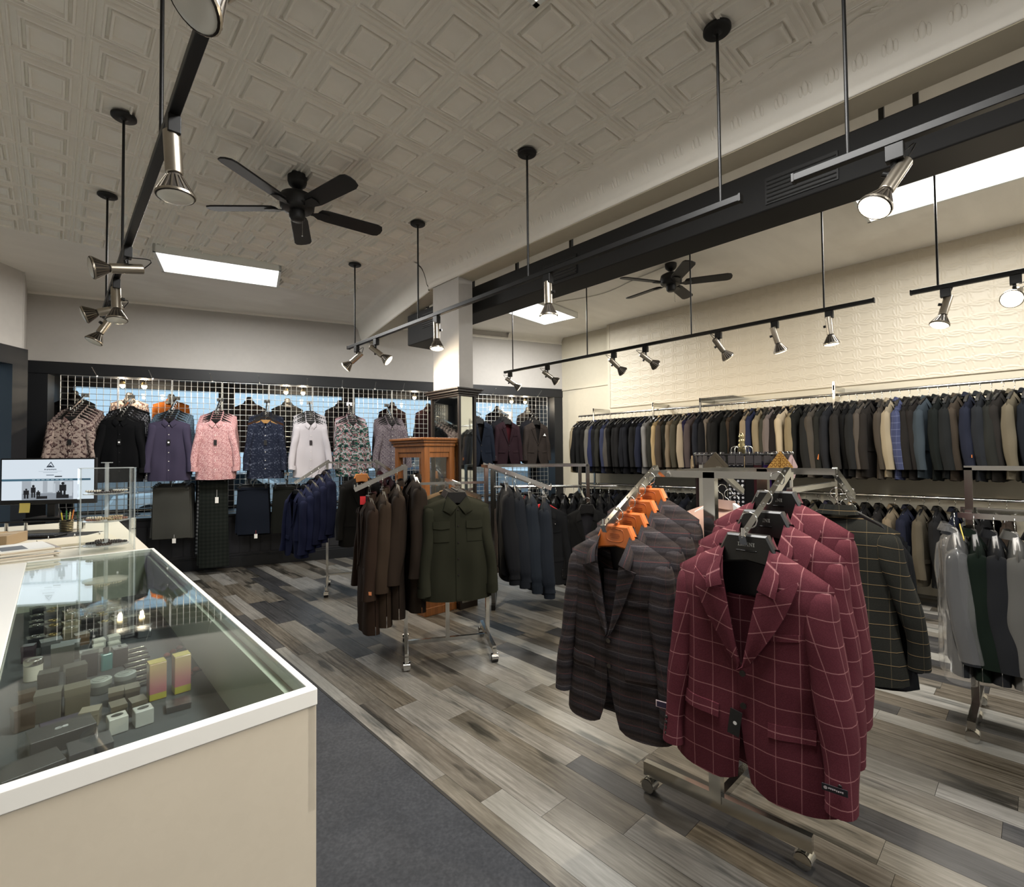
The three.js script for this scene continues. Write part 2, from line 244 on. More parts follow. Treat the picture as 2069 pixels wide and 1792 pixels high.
  for (let i = 0; i < 14; i++) { const m = mesh(i ? 'ribbon_ornament_' + String(i).padStart(3, '0') : 'ribbon_ornament', bow, tinMat, b); m.position.set(2.895, 3.69, -4.0 + i * .355); }
}
// ---- slim plaster column with mirror cladding
{
  const c = struct('wall_column'); mesh('shaft', bx(3.06, 3.24, 0, 3.43, -4.53, -4.06), wallMat, c);
  mesh('corner_bead', bx(3.052, 3.066, 2.2, 3.42, -4.066, -4.052), wallMat, c);
  const m = thing('mirror_cladding', 'dark-framed mirror panels wrapped round the slim column', 'mirror');
  mesh('mirror_pane', bx(3.052, 3.058, .06, 2.18, -4.52, -4.07), mirrorMat, m);
  mesh('mirror_pane', bx(3.07, 3.23, .06, 2.18, -4.058, -4.052), mirrorMat, m);
  const fm = M(0x1d1613, .4);
  mesh('frame', [bx(3.035, 3.06, 0, 2.19, -4.06, -4.035), bx(3.035, 3.06, 0, 2.19, -4.55, -4.525), bx(3.235, 3.26, 0, 2.19, -4.06, -4.035), bx(3.04, 3.26, 0, .06, -4.06, -4.04), bx(3.04, 3.06, 0, .06, -4.54, -4.06)], fm, m);
  const cor = (e, y0, y1) => bx(3.04 - e, 3.26 + e, y0, y1, -4.55 - e, -4.04 + e, .004);
  mesh('cornice', [cor(.01, 2.18, 2.2), cor(.025, 2.2, 2.22), cor(.045, 2.22, 2.245), cor(.06, 2.245, 2.262)], fm, m);
}

// =====================================================================  LIGHT FITTINGS
const panelGlow = M(0xffffff, .4, 0, { emissive: new THREE.Color(1, .985, .95), emissiveIntensity: 1.25 });
function troffer(x, y, z, w, d, turn, label) {
  const t = thing('ceiling_panel_light', label, 'ceiling light', [x, y, z], turn, 'fluorescent ceiling panels');
  const e = .025, hgt = .085; mesh('housing', [bx(-w / 2, w / 2, 0, hgt, -d / 2, -d / 2 + e), bx(-w / 2, w / 2, 0, hgt, d / 2 - e, d / 2), bx(-w / 2, -w / 2 + e, 0, hgt, -d / 2, d / 2), bx(w / 2 - e, w / 2, 0, hgt, -d / 2, d / 2), bx(-w / 2, w / 2, hgt - .01, hgt, -d / 2, d / 2)], M(0xe8eae6, .5), t);
  mesh('diffuser', bx(-w / 2 + e, w / 2 - e, .004, .012, -d / 2 + e, d / 2 - e), panelGlow, t);
  const l = new THREE.RectAreaLight(PANEL_COLOR, PANEL_LIGHT, w - 2 * e, d - 2 * e); l.name = 'panel_light'; l.position.set(0, -.004, 0); l.rotation.x = -Math.PI / 2; t.add(l); return t;
}
troffer(1.34, 3.615, -6.08, 1.16, .62, -R(15), 'white fluorescent ceiling panel between ceiling fan and shirt wall');
troffer(5.30, 3.715, -.43, .6, 1.22, 0, 'white fluorescent ceiling panel nearest the tin-tiled wall');
troffer(5.42, 3.715, -5.15, 1.1, .66, -R(-6), 'white fluorescent ceiling panel beside the back corner of the room');
troffer(1.30, 3.615, -.92, .62, 1.22, 0, 'white fluorescent ceiling panel over the front clothes racks');
troffer(1.30, 3.615, 2.4, .62, 1.22, 0, 'white fluorescent ceiling panel over the shop entrance half, counter side');
troffer(5.30, 3.715, 2.4, .6, 1.22, 0, 'white fluorescent ceiling panel over the shop entrance half, rail side');

// ---- tracks on ceiling rods
function track(label, x, y, z0, z1, rods, ceilY, canopies) {
  const t = thing('light_track', label, 'track', [x, y, z0]);
  mesh('rail', bx(-.018, .018, -.01, .022, 0, z1 - z0, .003), blackMetal, t);
  mesh('end_cap', bx(-.02, .02, -.012, .024, -.006, .004), blackMetal, t); mesh('end_cap', bx(-.02, .02, -.012, .024, z1 - z0 - .004, z1 - z0 + .006), blackMetal, t);
  for (const z of rods) { mesh('rod', rod([0, .02, z - z0], [0, ceilY - y, z - z0], .0075), blackMetal, t); if (canopies) mesh('canopy', xf(lathe([[0, -.058], [.012, -.056], [.016, -.048], [.03, -.046], [.058, -.046], [.066, -.04], [.066, -.028]], 28), { p: [0, ceilY - y, z - z0] }), blackMetal, t); }
  return t;
}
track('black light track over the mid-floor racks, ending near the column', 2.40, 2.772, -5.22, -.945, [-5.06, -3.79, -2.385, -1.04], 3.70, true);
track('short black light track over the front racks, nearest to the camera', 2.41, 2.772, -.715, 1.6, [-.51, 1.0], 3.70, true);
track('long black light track in front of the wall rails', 4.80, 2.768, -5.27, -.87, [-5.10, -3.76, -2.41, -1.217], 3.80, false);
track('black light track in front of the wall rails, behind the large lamp', 4.80, 2.768, -.635, 1.8, [-.478, 1.2], 3.80, false);
track('black light track over the glass counter', .30, 2.77, -5.37, .6, [-5.03, -3.80, -2.33, -.3], 3.70, true);

// ---- spot heads
const bulbGlow = M(0xfff2d8, .3, 0, { emissive: new THREE.Color(1, .86, .6), emissiveIntensity: 2.6 }), bulbOff = M(0xcfccc2, .25);
const finMat = M(0x8b8378, .35, .9), finGap = M(0x2a241e, .6);
const G = {};
G.adapter = bx(-.02, .02, -.075, -.012, -.03, .03, .003); G.stem = bx(-.006, .006, -.14, -.07, -.016, .002);
G.barrel = lathe([[0, -.03], [.024, -.03], [.0275, -.026], [.0275, .12], [.024, .124], [.02, .124]], 24);
G.bulb = lathe([[.019, .118], [.022, .128], [.03, .145], [.048, .178], [.058, .196], [.06, .204], [.056, .208]], 28);
G.fins = merge(Array.from({ length: 18 }, (_, i) => { const a = i / 18 * Math.PI * 2; return bar([Math.cos(a) * .026, .134, Math.sin(a) * .026], [Math.cos(a) * .0595, .197, Math.sin(a) * .0595], .005, .004); }));
G.lens = lathe([[.057, .205], [.05, .211], [.03, .216], [0, .218]], 24); G.knob = rod([.028, .045, 0], [.046, .045, 0], .011, .011, 10);
G.ring = lathe([[.0605, .196], [.0625, .2], [.0605, .205]], 28);
const headNames = [];
function spotHead(pos, aim, lit, label, roll = 0, glow = 1) {
  const t = thing('track_spotlight', label, 'spotlight', pos, 0, lit ? 'lit track spotlights' : 'unlit track spotlights');
  const d = V3(...aim).normalize(); mesh('adapter', G.adapter, blackMetal, t);
  const st = mesh('stem', G.stem, blackMetal, t);
  const h = new THREE.Group(); h.name = 'lamp_head'; h.quaternion.setFromUnitVectors(V3(0, 1, 0), d); h.position.set(0, -.135, 0).addScaledVector(d, -.045); t.add(h);
  if (Math.abs(d.x) + Math.abs(d.z) > .01) st.rotation.y = Math.atan2(d.x, d.z) + Math.PI / 2;
  mesh('barrel', G.barrel, nickel, h); mesh('bulb_body', G.bulb, finGap, h); mesh('cooling_fins', G.fins, finMat, h); mesh('rim', G.ring, nickel, h); mesh('lens', G.lens, lit ? bulbGlow : bulbOff, h); mesh('knob', G.knob, blackPlastic, h);
  const back = V3(0, -.135, 0).addScaledVector(d, -.075), mid = back.clone().addScaledVector(d, -.03).add(V3(d.z * .05, .035, -d.x * .05));
  mesh('cord', tube([back.toArray(), mid.toArray(), [0, -.07, 0]], .003, 12, 5), blackPlastic, t);
  if (lit) { const s = new THREE.SpotLight(SPOT_COLOR, SPOT_LIGHT * glow * (pos[0] > 4 ? .3 : .9), 0, R(68), 1, 2); s.name = 'lamp_light'; const p = V3(0, -.135, 0).addScaledVector(d, .18); s.position.copy(p); s.castShadow = true; s.shadow.radius = 2; const tg = new THREE.Object3D(); tg.name = 'lamp_target'; tg.position.copy(p).addScaledVector(d, 1); t.add(s); t.add(tg); s.target = tg; }
  return t;
}
const T1 = (z, aim, label) => spotHead([2.40, 2.772, z], aim, true, label), T2 = (z, aim, label, g) => spotHead([4.80, 2.768, z], aim, true, label, 0, g), T0 = (z, aim, label) => spotHead([.30, 2.77, z], aim, false, label);
T1(-5.02, [-.55, -.62, -.4], 'lit nickel spotlight at the window end of the mid-floor track');
T1(-4.58, [.5, -.55, .48], 'lit nickel spotlight second from the window end of the mid-floor track');
T1(-3.50, [-.05, -1, .1], 'lit nickel spotlight pointing down in front of the slim column');
T1(-2.20, [-.02, -1, .03], 'lit nickel spotlight pointing down in front of the black duct');
spotHead([2.41, 2.772, -.355], [-.55, -.95, -.42], true, 'large lit nickel spotlight hanging over the burgundy jackets');
T2(-5.16, [.75, -.62, .5], 'lit nickel spotlight at the window end of the wall-rail track');
T2(-4.43, [.8, -.55, .35], 'lit nickel spotlight second from the window end of the wall-rail track');
T2(-3.37, [.8, -.65, .3], 'lit nickel spotlight third from the window end of the wall-rail track');
T2(-2.95, [.85, -.52, .35], 'lit nickel spotlight fourth from the window end of the wall-rail track');
T2(-2.13, [.6, -.8, .35], 'lit nickel spotlight left of the bent-down one, fifth on the wall-rail track');
T2(-1.61, [.3, -1, .2], 'lit nickel spotlight sixth from the window end of the wall-rail track');
T2(-1.18, [.05, -1, .06], 'lit nickel spotlight pointing down at the near end of the long wall-rail track');
T2(-.437, [-.32, -1, -.24], 'lit nickel spotlight leaning at the start of the near wall-rail track');
T2(-.075, [-.75, -.35, -.1], 'lit spotlight glaring at the edge of the picture on the near wall-rail track', .5);
T0(-1.2, [-.6, -.8, .1], 'unlit nickel spotlight cropped by the top of the picture');
T0(-2.06, [.05, -1, .05], 'large unlit nickel spotlight hanging straight down over the glass counter');
T0(-3.50, [-.95, -.22, .05], 'unlit nickel spotlight aimed sideways on the counter track');
T0(-4.18, [.02, -1, .2], 'unlit nickel spotlight aimed down behind the sideways one');
T0(-4.55, [-.9, -.35, -.1], 'unlit nickel spotlight aimed sideways near the far end of the counter track');
T0(-5.10, [-.45, -.9, .1], 'lowest unlit nickel spotlight at the far end of the counter track');
// ---- lamps inside the window bay
const bayGlow = M(0xfff0cc, .3, 0, { emissive: new THREE.Color(1, .8, .45), emissiveIntensity: 5 });
[-2.14, -1.89, -.05, .2, 2.0, 3.87, 4.16].forEach((u, i) => {
  const t = thing('window_spotlight', 'small glowing bulb lamp in the window bay, ' + ord(i + 1) + ' counted from the monitor side', 'spotlight', onWall(u, 2.74, -.42), BT, 'lit lamps of the window bay');
  mesh('stem', rod([0, 0, 0], [0, -.1, 0], .008), blackMetal, t); mesh('shade', lathe([[.02, -.08], [.03, -.095], [.035, -.125]], 16), M(0xe0c890, .4, .3), t); const bu = mesh('bulb', xf(new THREE.SphereGeometry(.034, 14, 10), { p: [0, -.138, 0] }), bayGlow, t);
  const l = new THREE.PointLight(SPOT_COLOR, .55); l.name = 'bulb_light'; l.position.set(0, -.19, 0); l.castShadow = true; t.add(l);
});

// =====================================================================  GARMENTS (built in metres; origin at the back of the neck, x along the shoulders, z to the front)
const STYLE = {
  suit: { L: .775, sh: .232, slope: .082, waist: .212, hem: .250, dep: .062, V: -.40, nh: .072, cut: .07, sleeve: .60, lapel: 'notch' },
  peak: { L: .742, sh: .238, slope: .092, waist: .216, hem: .262, dep: .066, V: -.372, nh: .074, cut: .03, sleeve: .60, lapel: 'peak' },
  shirt: { L: .80, sh: .225, slope: .06, waist: .222, hem: .235, dep: .045, nh: .062, sleeve: .62, closed: true },
  over: { L: .73, sh: .235, slope: .06, waist: .245, hem: .25, dep: .06, nh: .068, sleeve: .62, closed: true },
  coat: { L: .97, sh: .225, slope: .06, waist: .215, hem: .25, dep: .07, V: -.5, nh: .07, cut: .0, sleeve: .64, lapel: 'notch' },
  knit: { L: .64, sh: .225, slope: .055, waist: .225, hem: .205, dep: .065, nh: .066, sleeve: .64, closed: true, crew: true },
};
const gCache = new Map();
function garmentParts(style, seed = 1, o = {}) {
  const key = style + seed + JSON.stringify(o); if (gCache.has(key)) return gCache.get(key);
  const S = { ...STYLE[style], ...o }, r = rng(seed * 97 + 5), ph = Array.from({ length: 8 }, () => r() * 6.28), D = S.dep;
  const lo = S.lo ? .5 : 1, nx = Math.max(4, Math.round(10 * lo)), ny = Math.max(10, Math.round(30 * lo));
  const W = (y) => { const a = -S.slope, b = -.20, c = -.44; if (y > b) return lerp(S.sh, S.sh - .018, smooth((a - y) / (a - b))); if (y > c) return lerp(S.sh - .018, S.waist, smooth((b - y) / (b - c))); return lerp(S.waist, S.hem, smooth((c - y) / (S.L + c))); };
  const top = (x) => { const t = clamp((Math.abs(x) - S.nh) / (S.sh - S.nh)); return -S.slope * Math.pow(t, 1.15); };
  const fold = (x, y) => { const k = clamp((-y - .12) / .35); return k * (.006 * Math.sin(x * 26 + ph[0] + y * 3) + .004 * Math.sin(x * 47 + ph[1] - y * 5)) + .003 * Math.sin(y * 17 + ph[2] + x * 9); };
  const dome = (x, y) => { const q = clamp(Math.abs(x) / W(Math.min(y, -S.slope))); return Math.pow(Math.max(0, 1 - Math.pow(q, 4.5)), .5) * Math.sqrt(clamp((top(x) - y) / .095)) * lerp(1, 1.15, clamp(-y / S.L)); };
  const zf = (x, y) => D * dome(x, y) + fold(x, y) * .9 * (1 - Math.pow(clamp(Math.abs(x) / W(y)), 6)), zb = (x, y) => -D * .8 * dome(x, y) - fold(-x, y) * .7 * (1 - Math.pow(clamp(Math.abs(x) / W(y)), 6));
  const neckY = S.closed ? -.055 : S.V;
  const xin = (y, sg) => { if (S.closed) return y > neckY ? S.nh * Math.pow(clamp((y - neckY) / -neckY), .55) : sg > 0 ? -.012 : .004; if (y > S.V) return S.nh * Math.pow(clamp((y - S.V) / -S.V), .95); const t = clamp((S.V - y) / (S.L + S.V)); return (sg > 0 ? -.016 : .016) * (1 - t) + S.cut * Math.pow(t, 3) * .9; };
  const yb = (s) => -S.L + (S.closed ? .012 * Math.pow(s, 2) : .03 * Math.pow(1 - s, 6) * (S.cut > 0 ? 1 : 0) + .022 * s * s);
  const front = (sg) => sheet(nx, ny, (s, t) => { const yt = top(lerp(S.nh, S.sh, s)), tt = 1 - Math.pow(1 - t, 1.25), y = lerp(yb(s), yt, tt); const x = lerp(xin(y, sg), W(y), s), X = t === 1 ? lerp(S.nh, S.sh, s) : x; return [sg * X, y, zf(sg * X, y) + (sg > 0 && y < neckY ? .003 : 0), sg * X, y]; }, sg < 0);
  const back = sheet(nx * 2, ny, (s, t) => { const q = s * 2 - 1, xt = q * S.sh, yt = Math.abs(xt) < S.nh ? .004 : top(xt), y = lerp(-S.L + (S.closed ? .0 : .022 * q * q), yt, t), x = q * W(Math.min(y, 0)); return [x, y, zb(x, y) - .001, -x, y]; }, true);
  const out = {}; out.body = merge([front(1), front(-1), back]);
  if (!S.closed) out.lining = sheet(8, 10, (s, t) => { const q = s * 2 - 1, y = lerp(-.5, .0, t), x = q * Math.min(W(y) - .03, lerp(.17, S.nh + .02, t)); return [x, y, zb(x, y) * .75 + .012 - .01 * q * q, x, y]; });
  const sleeve = (sg) => {
    const y0 = -S.slope + .003, Ls = S.sleeve, n = Math.round(28 * lo), m = Math.round(18 * lo);
    const flare = S.flare ?? (.042 + .015 * (r() - .5)), fwd = .035 + .015 * r();
    return sheet(m, n, (s, t) => {
      const a = s * Math.PI * 2, cap = t < .11 ? Math.pow(Math.max(0, 1 - (1 - t / .11) ** 2), .5) : 1, rx = lerp(.056, .041, smooth(t)) * cap * (S.rx ?? 1), rz = (t < .4 ? lerp(.050, .063, smooth(t / .4)) : lerp(.063, .052, smooth((t - .4) / .6))) * cap * (S.rz ?? 1);
      const cx = S.sh - .024 + .030 * cap + flare * smooth(t * 1.15) - rx, cy = y0 - Ls * t, cz = -.004 + fwd * t * t;
      const w = (.0018 * Math.sin(t * 15 + ph[3] + Math.sin(a) * 1.5) + .0024 * Math.sin(t * 8 + ph[4] + a * 2) + .0016 * Math.sin(a * 3 + ph[5])) * smooth(t * 3), cuff = S.rib && t > .92 ? .82 : 1;
      const sq = Math.pow(Math.abs(Math.cos(a)), .8) * Math.sign(Math.cos(a)), sz = Math.pow(Math.abs(Math.sin(a)), .8) * Math.sign(Math.sin(a));
      return [sg * (cx + sq * (rx * cuff + w)), cy - .010 * Math.cos(a) * (1 - t) * cap, cz + sz * (rz * cuff + w), sg * (cx + a * .055), cy];
    }, sg > 0);
  };
  out.sleeve = [sleeve(1), sleeve(-1)];
  const lay = (x, y, k) => zf(x, y) + k;
  if (S.lapel) {
    const peak = S.lapel === 'peak', yg = peak ? -.128 : -.115, wl = peak ? .112 : .075, rise = peak ? .05 : -.012;
    out.lapel = [1, -1].map((sg) => { const g = slab(8, 16, (s, t) => { const y0 = lerp(S.V - .005, yg, t), wt = wl * Math.pow(t, .8) * (peak ? 1 : 1), x0 = xin(Math.max(y0, S.V), sg) - (t < .05 ? (sg > 0 ? .012 : -.012) * 0 : 0), x = x0 + wt * s, y = y0 + Math.pow(t, 7) * (rise * (s * 1.5 - .5 > 0 ? (s * 1.5 - .5) : 0)) - .0; return [sg * x, y, lay(sg * x, Math.min(y, top(x) - .01), .010 + .006 * Math.sin(Math.PI * Math.min(1, s * 1.2)) * (1 - s)) + (sg > 0 ? .003 : 0), sg * (x * .8 + y * .35), y * .94 - x * .3]; }, .005); return g; });
    // collar leaf from the gorge round the back of the neck
    const A = 2.45; out.collar = (() => { const edge = (q) => { const a = (q * 2 - 1) * A, k = smooth((Math.abs(a) - 1.2) / (A - 1.2)); const sg = Math.sign(a) || 1; const px = Math.sin(Math.min(Math.abs(a), 1.75)) * (S.nh - .004) * sg, yk = lerp(.034, yg + .012, Math.pow(k, 1.3)); return [px * 1 + (k > .6 ? sg * (xin(yk, sg) - Math.abs(px)) * smooth((k - .6) / .4) : 0), yk, lerp(-.05 * Math.cos(a * .75), lay(px, Math.min(yk, -.02), .014), k), k, sg]; };
      return sheet(32, 5, (s, t) => { const [x, y, z, k, sg] = edge(s); const w = .052, dn = lerp(.045, .02, k), ox = lerp(.016, w, k), a = (s * 2 - 1) * A; const X = x + sg * ox * t * lerp(Math.abs(Math.sin(Math.min(Math.abs(a), 1.57))), 1, k), Y = y - dn * t * (1 + .0 * k), Z = lerp(z - .018 * t * Math.cos(Math.min(Math.abs(a), 1.57)), Math.max(z, lay(X, Math.min(Y, top(X) - .008), .013)), k); return [X, Y, Z + .004, s * .4, t * .05]; }, true); })();
    out.button = [0, 1].map((i) => xf(new THREE.CylinderGeometry(.0095, .0095, .004, 10), { r: [Math.PI / 2, 0, 0], p: [.002, S.V - .012 - i * .1, lay(.002, S.V - .012 - i * .1, .008)] }));
    const flap = (sg) => slab(6, 2, (s, t) => { const x = lerp(.075, .195, s), y = lerp(-.545, -.505, t) + s * .008; return [sg * x, y, lay(sg * x, y, .007 - .003 * t), x, y]; }, .004);
    out.pocket_flap = [flap(1), flap(-1)]; out.chest_pocket = slab(4, 1, (s, t) => { const x = lerp(.085, .165, s), y = lerp(-.262, -.242, t) + s * .012; return [x, y, lay(x, y, .005), x, y]; }, .003);
    out.cuff_button = [1, -1].flatMap((sg) => [0, 1, 2, 3].map((i) => xf(new THREE.SphereGeometry(.0065, 6, 4), { s: [1, 1, .6], p: [sg * (S.sh + .018), -S.slope - S.sleeve + .03 + i * .018, .086 - i * .001] })));
  } else if (S.crew) {
    out.neck_rib = sheet(28, 6, (s, t) => { const a = s * Math.PI * 2, b = t * Math.PI * 2; const R0 = S.nh * .96; return [Math.sin(a) * (R0 + .009 * Math.cos(b)), -.012 - .03 * (Math.cos(a) * .5 + .5) + .012 * Math.sin(b) + .02, Math.cos(a) * (.04 + .009 * Math.cos(b)), s, t]; });
    out.hem_rib = sheet(36, 3, (s, t) => { const a = s * Math.PI * 2, y = -S.L - .045 + t * .05; return [Math.cos(a) * W(-S.L) * .97, y, Math.sin(a) * D * 1.0, s * .9, y]; }, true);
    out.cuff = [1, -1].map((sg) => xf(new THREE.CylinderGeometry(.034, .031, .06, 14, 1, true), { s: [1, 1, 1.35], p: [sg * (S.sh + .008), -S.slope - S.sleeve - .012, .035] }));
  } else {
    const leafPts = style === 'over' ? [[.004, -.058], [.052, -.118], [.104, -.088], [.072, .012]] : [[.004, -.05], [.036, -.105], [.078, -.062], [.064, .012]];
    out.collar = [1, -1].map((sg) => slab(6, 6, (s, t) => { const p = leafPts, x = lerp(lerp(p[0][0], p[1][0], s), lerp(p[3][0], p[2][0], s), t), y = lerp(lerp(p[0][1], p[1][1], s), lerp(p[3][1], p[2][1], s), t); return [sg * x, y, Math.max(lay(sg * x, Math.min(y, top(x) - .004), .012), .02 * (1 - s) + .012) + .006 * Math.sin(Math.PI * s), sg * x + .1, y + .3]; }, .004));
    out.collar.push(sheet(20, 4, (s, t) => { const a = (s - .5) * 4.0, y = .03 - .05 * (1 - t) * 1 - .02 * Math.abs(s - .5); return [Math.sin(a) * (S.nh - .002 + (1 - t) * .006), y, -Math.cos(a) * .042, s * .3, t * .05]; }, true));
    out.placket = slab(2, 14, (s, t) => { const x = lerp(-.017, .017, s), y = lerp(-S.L + .012, -.058, t); return [x, y, lay(x, y, .005), x + .02, y]; }, .003);
    out.button = Array.from({ length: style === 'over' ? 5 : 6 }, (_, i) => xf(new THREE.CylinderGeometry(.006, .006, .003, 8), { r: [Math.PI / 2, 0, 0], p: [0, -.085 - i * .115, lay(0, -.085 - i * .115, .0075)] }));
    out.cuff = [1, -1].map((sg) => xf(new THREE.CylinderGeometry(.043, .043, .062, 14, 1, true), { s: [1, 1, 1.35], p: [sg * (S.sh + .008), -S.slope - S.sleeve + .026, .035] }));
    if (style === 'over') { out.pocket = [1, -1].map((sg) => slab(6, 6, (s, t) => { const x = lerp(.062, .172, s), y = lerp(-.31, -.195, t) - (t < .01 ? .0 : 0); return [sg * x, y, lay(sg * x, y, .006), x, y]; }, .004)); out.pocket_flap = [1, -1].map((sg) => slab(6, 2, (s, t) => { const x = lerp(.058, .176, s), y = lerp(-.215, -.165, t) - .006 * (1 - Math.abs(2 * s - 1)) * (1 - t); return [sg * x, y, lay(sg * x, y, .013 - .004 * t), x, y]; }, .005)); }
  }
  gCache.set(key, out); return out;
}
const liningMat = M(0x14131a, .5), buttonDark = M(0x141011, .35);
function buildGarment(g, style, fabric, seed, o = {}, extra = {}) {
  const p = garmentParts(style, seed, o);
  const put = (k, m) => { const v = p[k]; if (!v) return; (Array.isArray(v) ? v : [v]).forEach((q) => mesh(k, q, m, g)); };
  put('body', fabric); put('lining', extra.lining || liningMat); put('sleeve', extra.sleeve || fabric); put('lapel', fabric); put('collar', fabric); put('placket', fabric); put('pocket', fabric); put('pocket_flap', fabric); put('neck_rib', extra.rib || fabric); put('hem_rib', extra.rib || fabric);
  put('cuff', extra.rib || fabric);
  if (!extra.plain) { put('chest_pocket', fabric); put('button', extra.button || buttonDark); put('cuff_button', extra.button || buttonDark); }
  return g;
}
// far garments: few parts
function garment(name, label, category, style, fabric, pos, turn, seed, group, o = {}, extra = {}) { const g = thing(name, label, category, pos, turn, group); return buildGarment(g, style, fabric, seed, o, extra); }

// ---- hangers
const hook = tube([[0, .012, 0], [0, .045, 0], [.008, .058, 0], [.024, .068, 0], [.028, .09, 0], [.012, .108, 0], [-.012, .104, 0], [-.022, .086, 0]], .0022, 26, 6);
const yoke = (() => { const g = prism([[-.18, -.072], [-.165, -.054], [-.075, .0], [-.05, .016], [.05, .016], [.075, .0], [.165, -.054], [.18, -.072], [.165, -.08], [.06, -.034], [0, -.026], [-.06, -.034], [-.165, -.08]], .02, .004); g.translate(0, 0, -.012); return g; })();
// broad display hanger with a visible trapezoid neck
const wideYoke = (() => { const g = prism([[-.165, -.085], [-.155, -.066], [-.085, -.022], [-.058, .034], [.058, .034], [.085, -.022], [.155, -.066], [.165, -.085], [.15, -.09], [.075, -.052], [0, -.04], [-.075, -.052], [-.15, -.09]], .026, .006); g.translate(0, 0, -.014); return g; })();
const thinYoke = prism([[-.17, -.07], [-.05, .004], [0, .014], [.05, .004], [.17, -.07], [.16, -.078], [.05, -.012], [0, -.002], [-.05, -.012], [-.16, -.078]], .008, .003); thinYoke.translate(0, 0, -.006);
function hanger(label, pos, turn, mat, kind, group, o = {}) {
  const t = thing('clothes_hanger', label, 'hanger', pos, turn, group); mesh('hook', hook, chrome, t);
  const y = mesh('yoke', kind === 'wide' ? wideYoke : kind === 'thin' ? thinYoke : yoke, mat, t);
  if (kind === 'wide') mesh('hook_collar', cb(.018, .014, .018, 0, .044, 0, .003), mat, t);
  if (o.text) { mesh('lettering', xf(text(o.text, serif, .0115, .0015), { p: [0, .008, .018] }), M(0x8c8c88, .4), y); mesh('moulded_ridge', xf(new THREE.CylinderGeometry(.003, .003, .064, 10), { r: [0, 0, Math.PI / 2], p: [0, -.013, .018] }), M(0x0b0b0c, .18), y); }
  if (o.badge) { mesh('badge_frame', [tube([[-.034, .022, .017], [.034, .022, .017], [.04, .012, .017], [.036, -.02, .017], [-.036, -.02, .017], [-.04, .012, .017]], .0022, 40, 5, true)], M(0xa8521b, .45), y); mesh('badge_lines', [bx(-.022, .022, .004, .0065, .0165, .019), bx(-.024, .024, -.004, -.0005, .0165, .019), bx(-.018, .018, -.012, -.009, .0165, .019)], M(0x9a4a16, .5), y); }
  return t;
}
const HOOK = .104; // a hanger's neck hangs this far under the bar

// ---- fabrics
const weave = tex(128, 128, (u, v, x, y) => { const k = ((x >> 1) + (y >> 1)) % 2 ? 150 : 100; const q = k + (nA(u * 40, v * 40, 40, 40, 2) - .5) * 90; return [q, q, q]; }, [.06, .06], false);
const fabricCache = new Map();
function cloth(hexc, rough = .88, desat = 0) { const k = hexc + '|' + rough + desat, col = new THREE.Color(hexc); if (!fabricCache.has(k)) { const lum = .3 * col.r + .6 * col.g + .1 * col.b; if (desat) col.lerp(new THREE.Color(lum, lum, lum), desat); col.multiplyScalar(lerp(.36, .64, clamp(lum / .45))); fabricCache.set(k, new THREE.MeshPhysicalMaterial({ color: col, roughness: rough, bumpMap: weave, bumpScale: .0006, specularIntensity: .3 })); } return fabricCache.get(k); }
function printed(map, rough = .85) { return new THREE.MeshPhysicalMaterial({ color: new THREE.Color(.64, .64, .64), map, roughness: rough, bumpMap: weave, bumpScale: .0006, specularIntensity: .3 }); }
const linef = (d, w) => clamp(1 - Math.abs(d) / w);
const wrapd = (a) => a - Math.round(a);
const mel = (u, v, amp, n = nB) => (n(u * 50, v * 50, 50, 50, 3) - .5) * amp;
const F = {};
F.burgundy = printed(tex(256, 256, (u, v) => { const k = mel(u, v, 26), ln = Math.max(linef(wrapd(u - .5), .030) * .8, linef(wrapd(v - .5), .030)) * (1.25 + mel(u, v, .5, nC)); return mixc([88 + k, 40 + k * .6, 49 + k * .7], [182, 138, 136], clamp(ln) * .72); }, [.064, .070]));
F.greyplaid = printed(tex(256, 256, (u, v) => { const k = mel(u, v, 18), st = (nC(u * 2, v * 30, 2, 30, 3) - .5) * 16, b = Math.sin(v * 6.283 * 2) * 7; let c = [50 + k + st, 45 + k + st + b * .4, 46 + k + st + b * .8]; c = mixc(c, [112, 60, 58], linef(wrapd(v - .2), .022) * .7); c = mixc(c, [112, 104, 106], linef(wrapd(v - .7), .02) * .6); c = mixc(c, [22, 20, 23], linef(wrapd(v - .45), .09) * .7); c = mixc(c, [24, 22, 25], linef(wrapd(v - .95), .09) * .6); return mixc(c, [96, 58, 58], linef(wrapd(u - .5), .014) * .5); }, [.09, .105]));
F.olivepane = printed(tex(256, 256, (u, v) => { const k = mel(u, v, 16); let c = [34 + k, 35 + k, 32 + k]; c = mixc(c, [8, 8, 8], linef(wrapd(v - .45), .035) * .95); c = mixc(c, [168, 140, 100], linef(wrapd(v - .51), .034) * .9); c = mixc(c, [120, 106, 80], linef(wrapd(u - .5), .028) * .5); return c; }, [.075, .058]));
F.blueplaid = printed(tex(128, 128, (u, v) => { const k = mel(u, v, 20); let c = [62 + k, 68 + k, 98 + k]; c = mixc(c, [160, 165, 185], linef(wrapd(v - .5), .05) * .6); return mixc(c, [140, 145, 170], linef(wrapd(u - .5), .05) * .5); }, [.05, .07]));
F.tancheck = printed(tex(128, 128, (u, v) => { const k = mel(u, v, 30); let c = [176 + k, 156 + k, 126 + k]; c = mixc(c, [120, 100, 80], linef(wrapd(v - .5), .05) * .6); return mixc(c, [128, 108, 88], linef(wrapd(u - .5), .05) * .6); }, [.035, .04]));
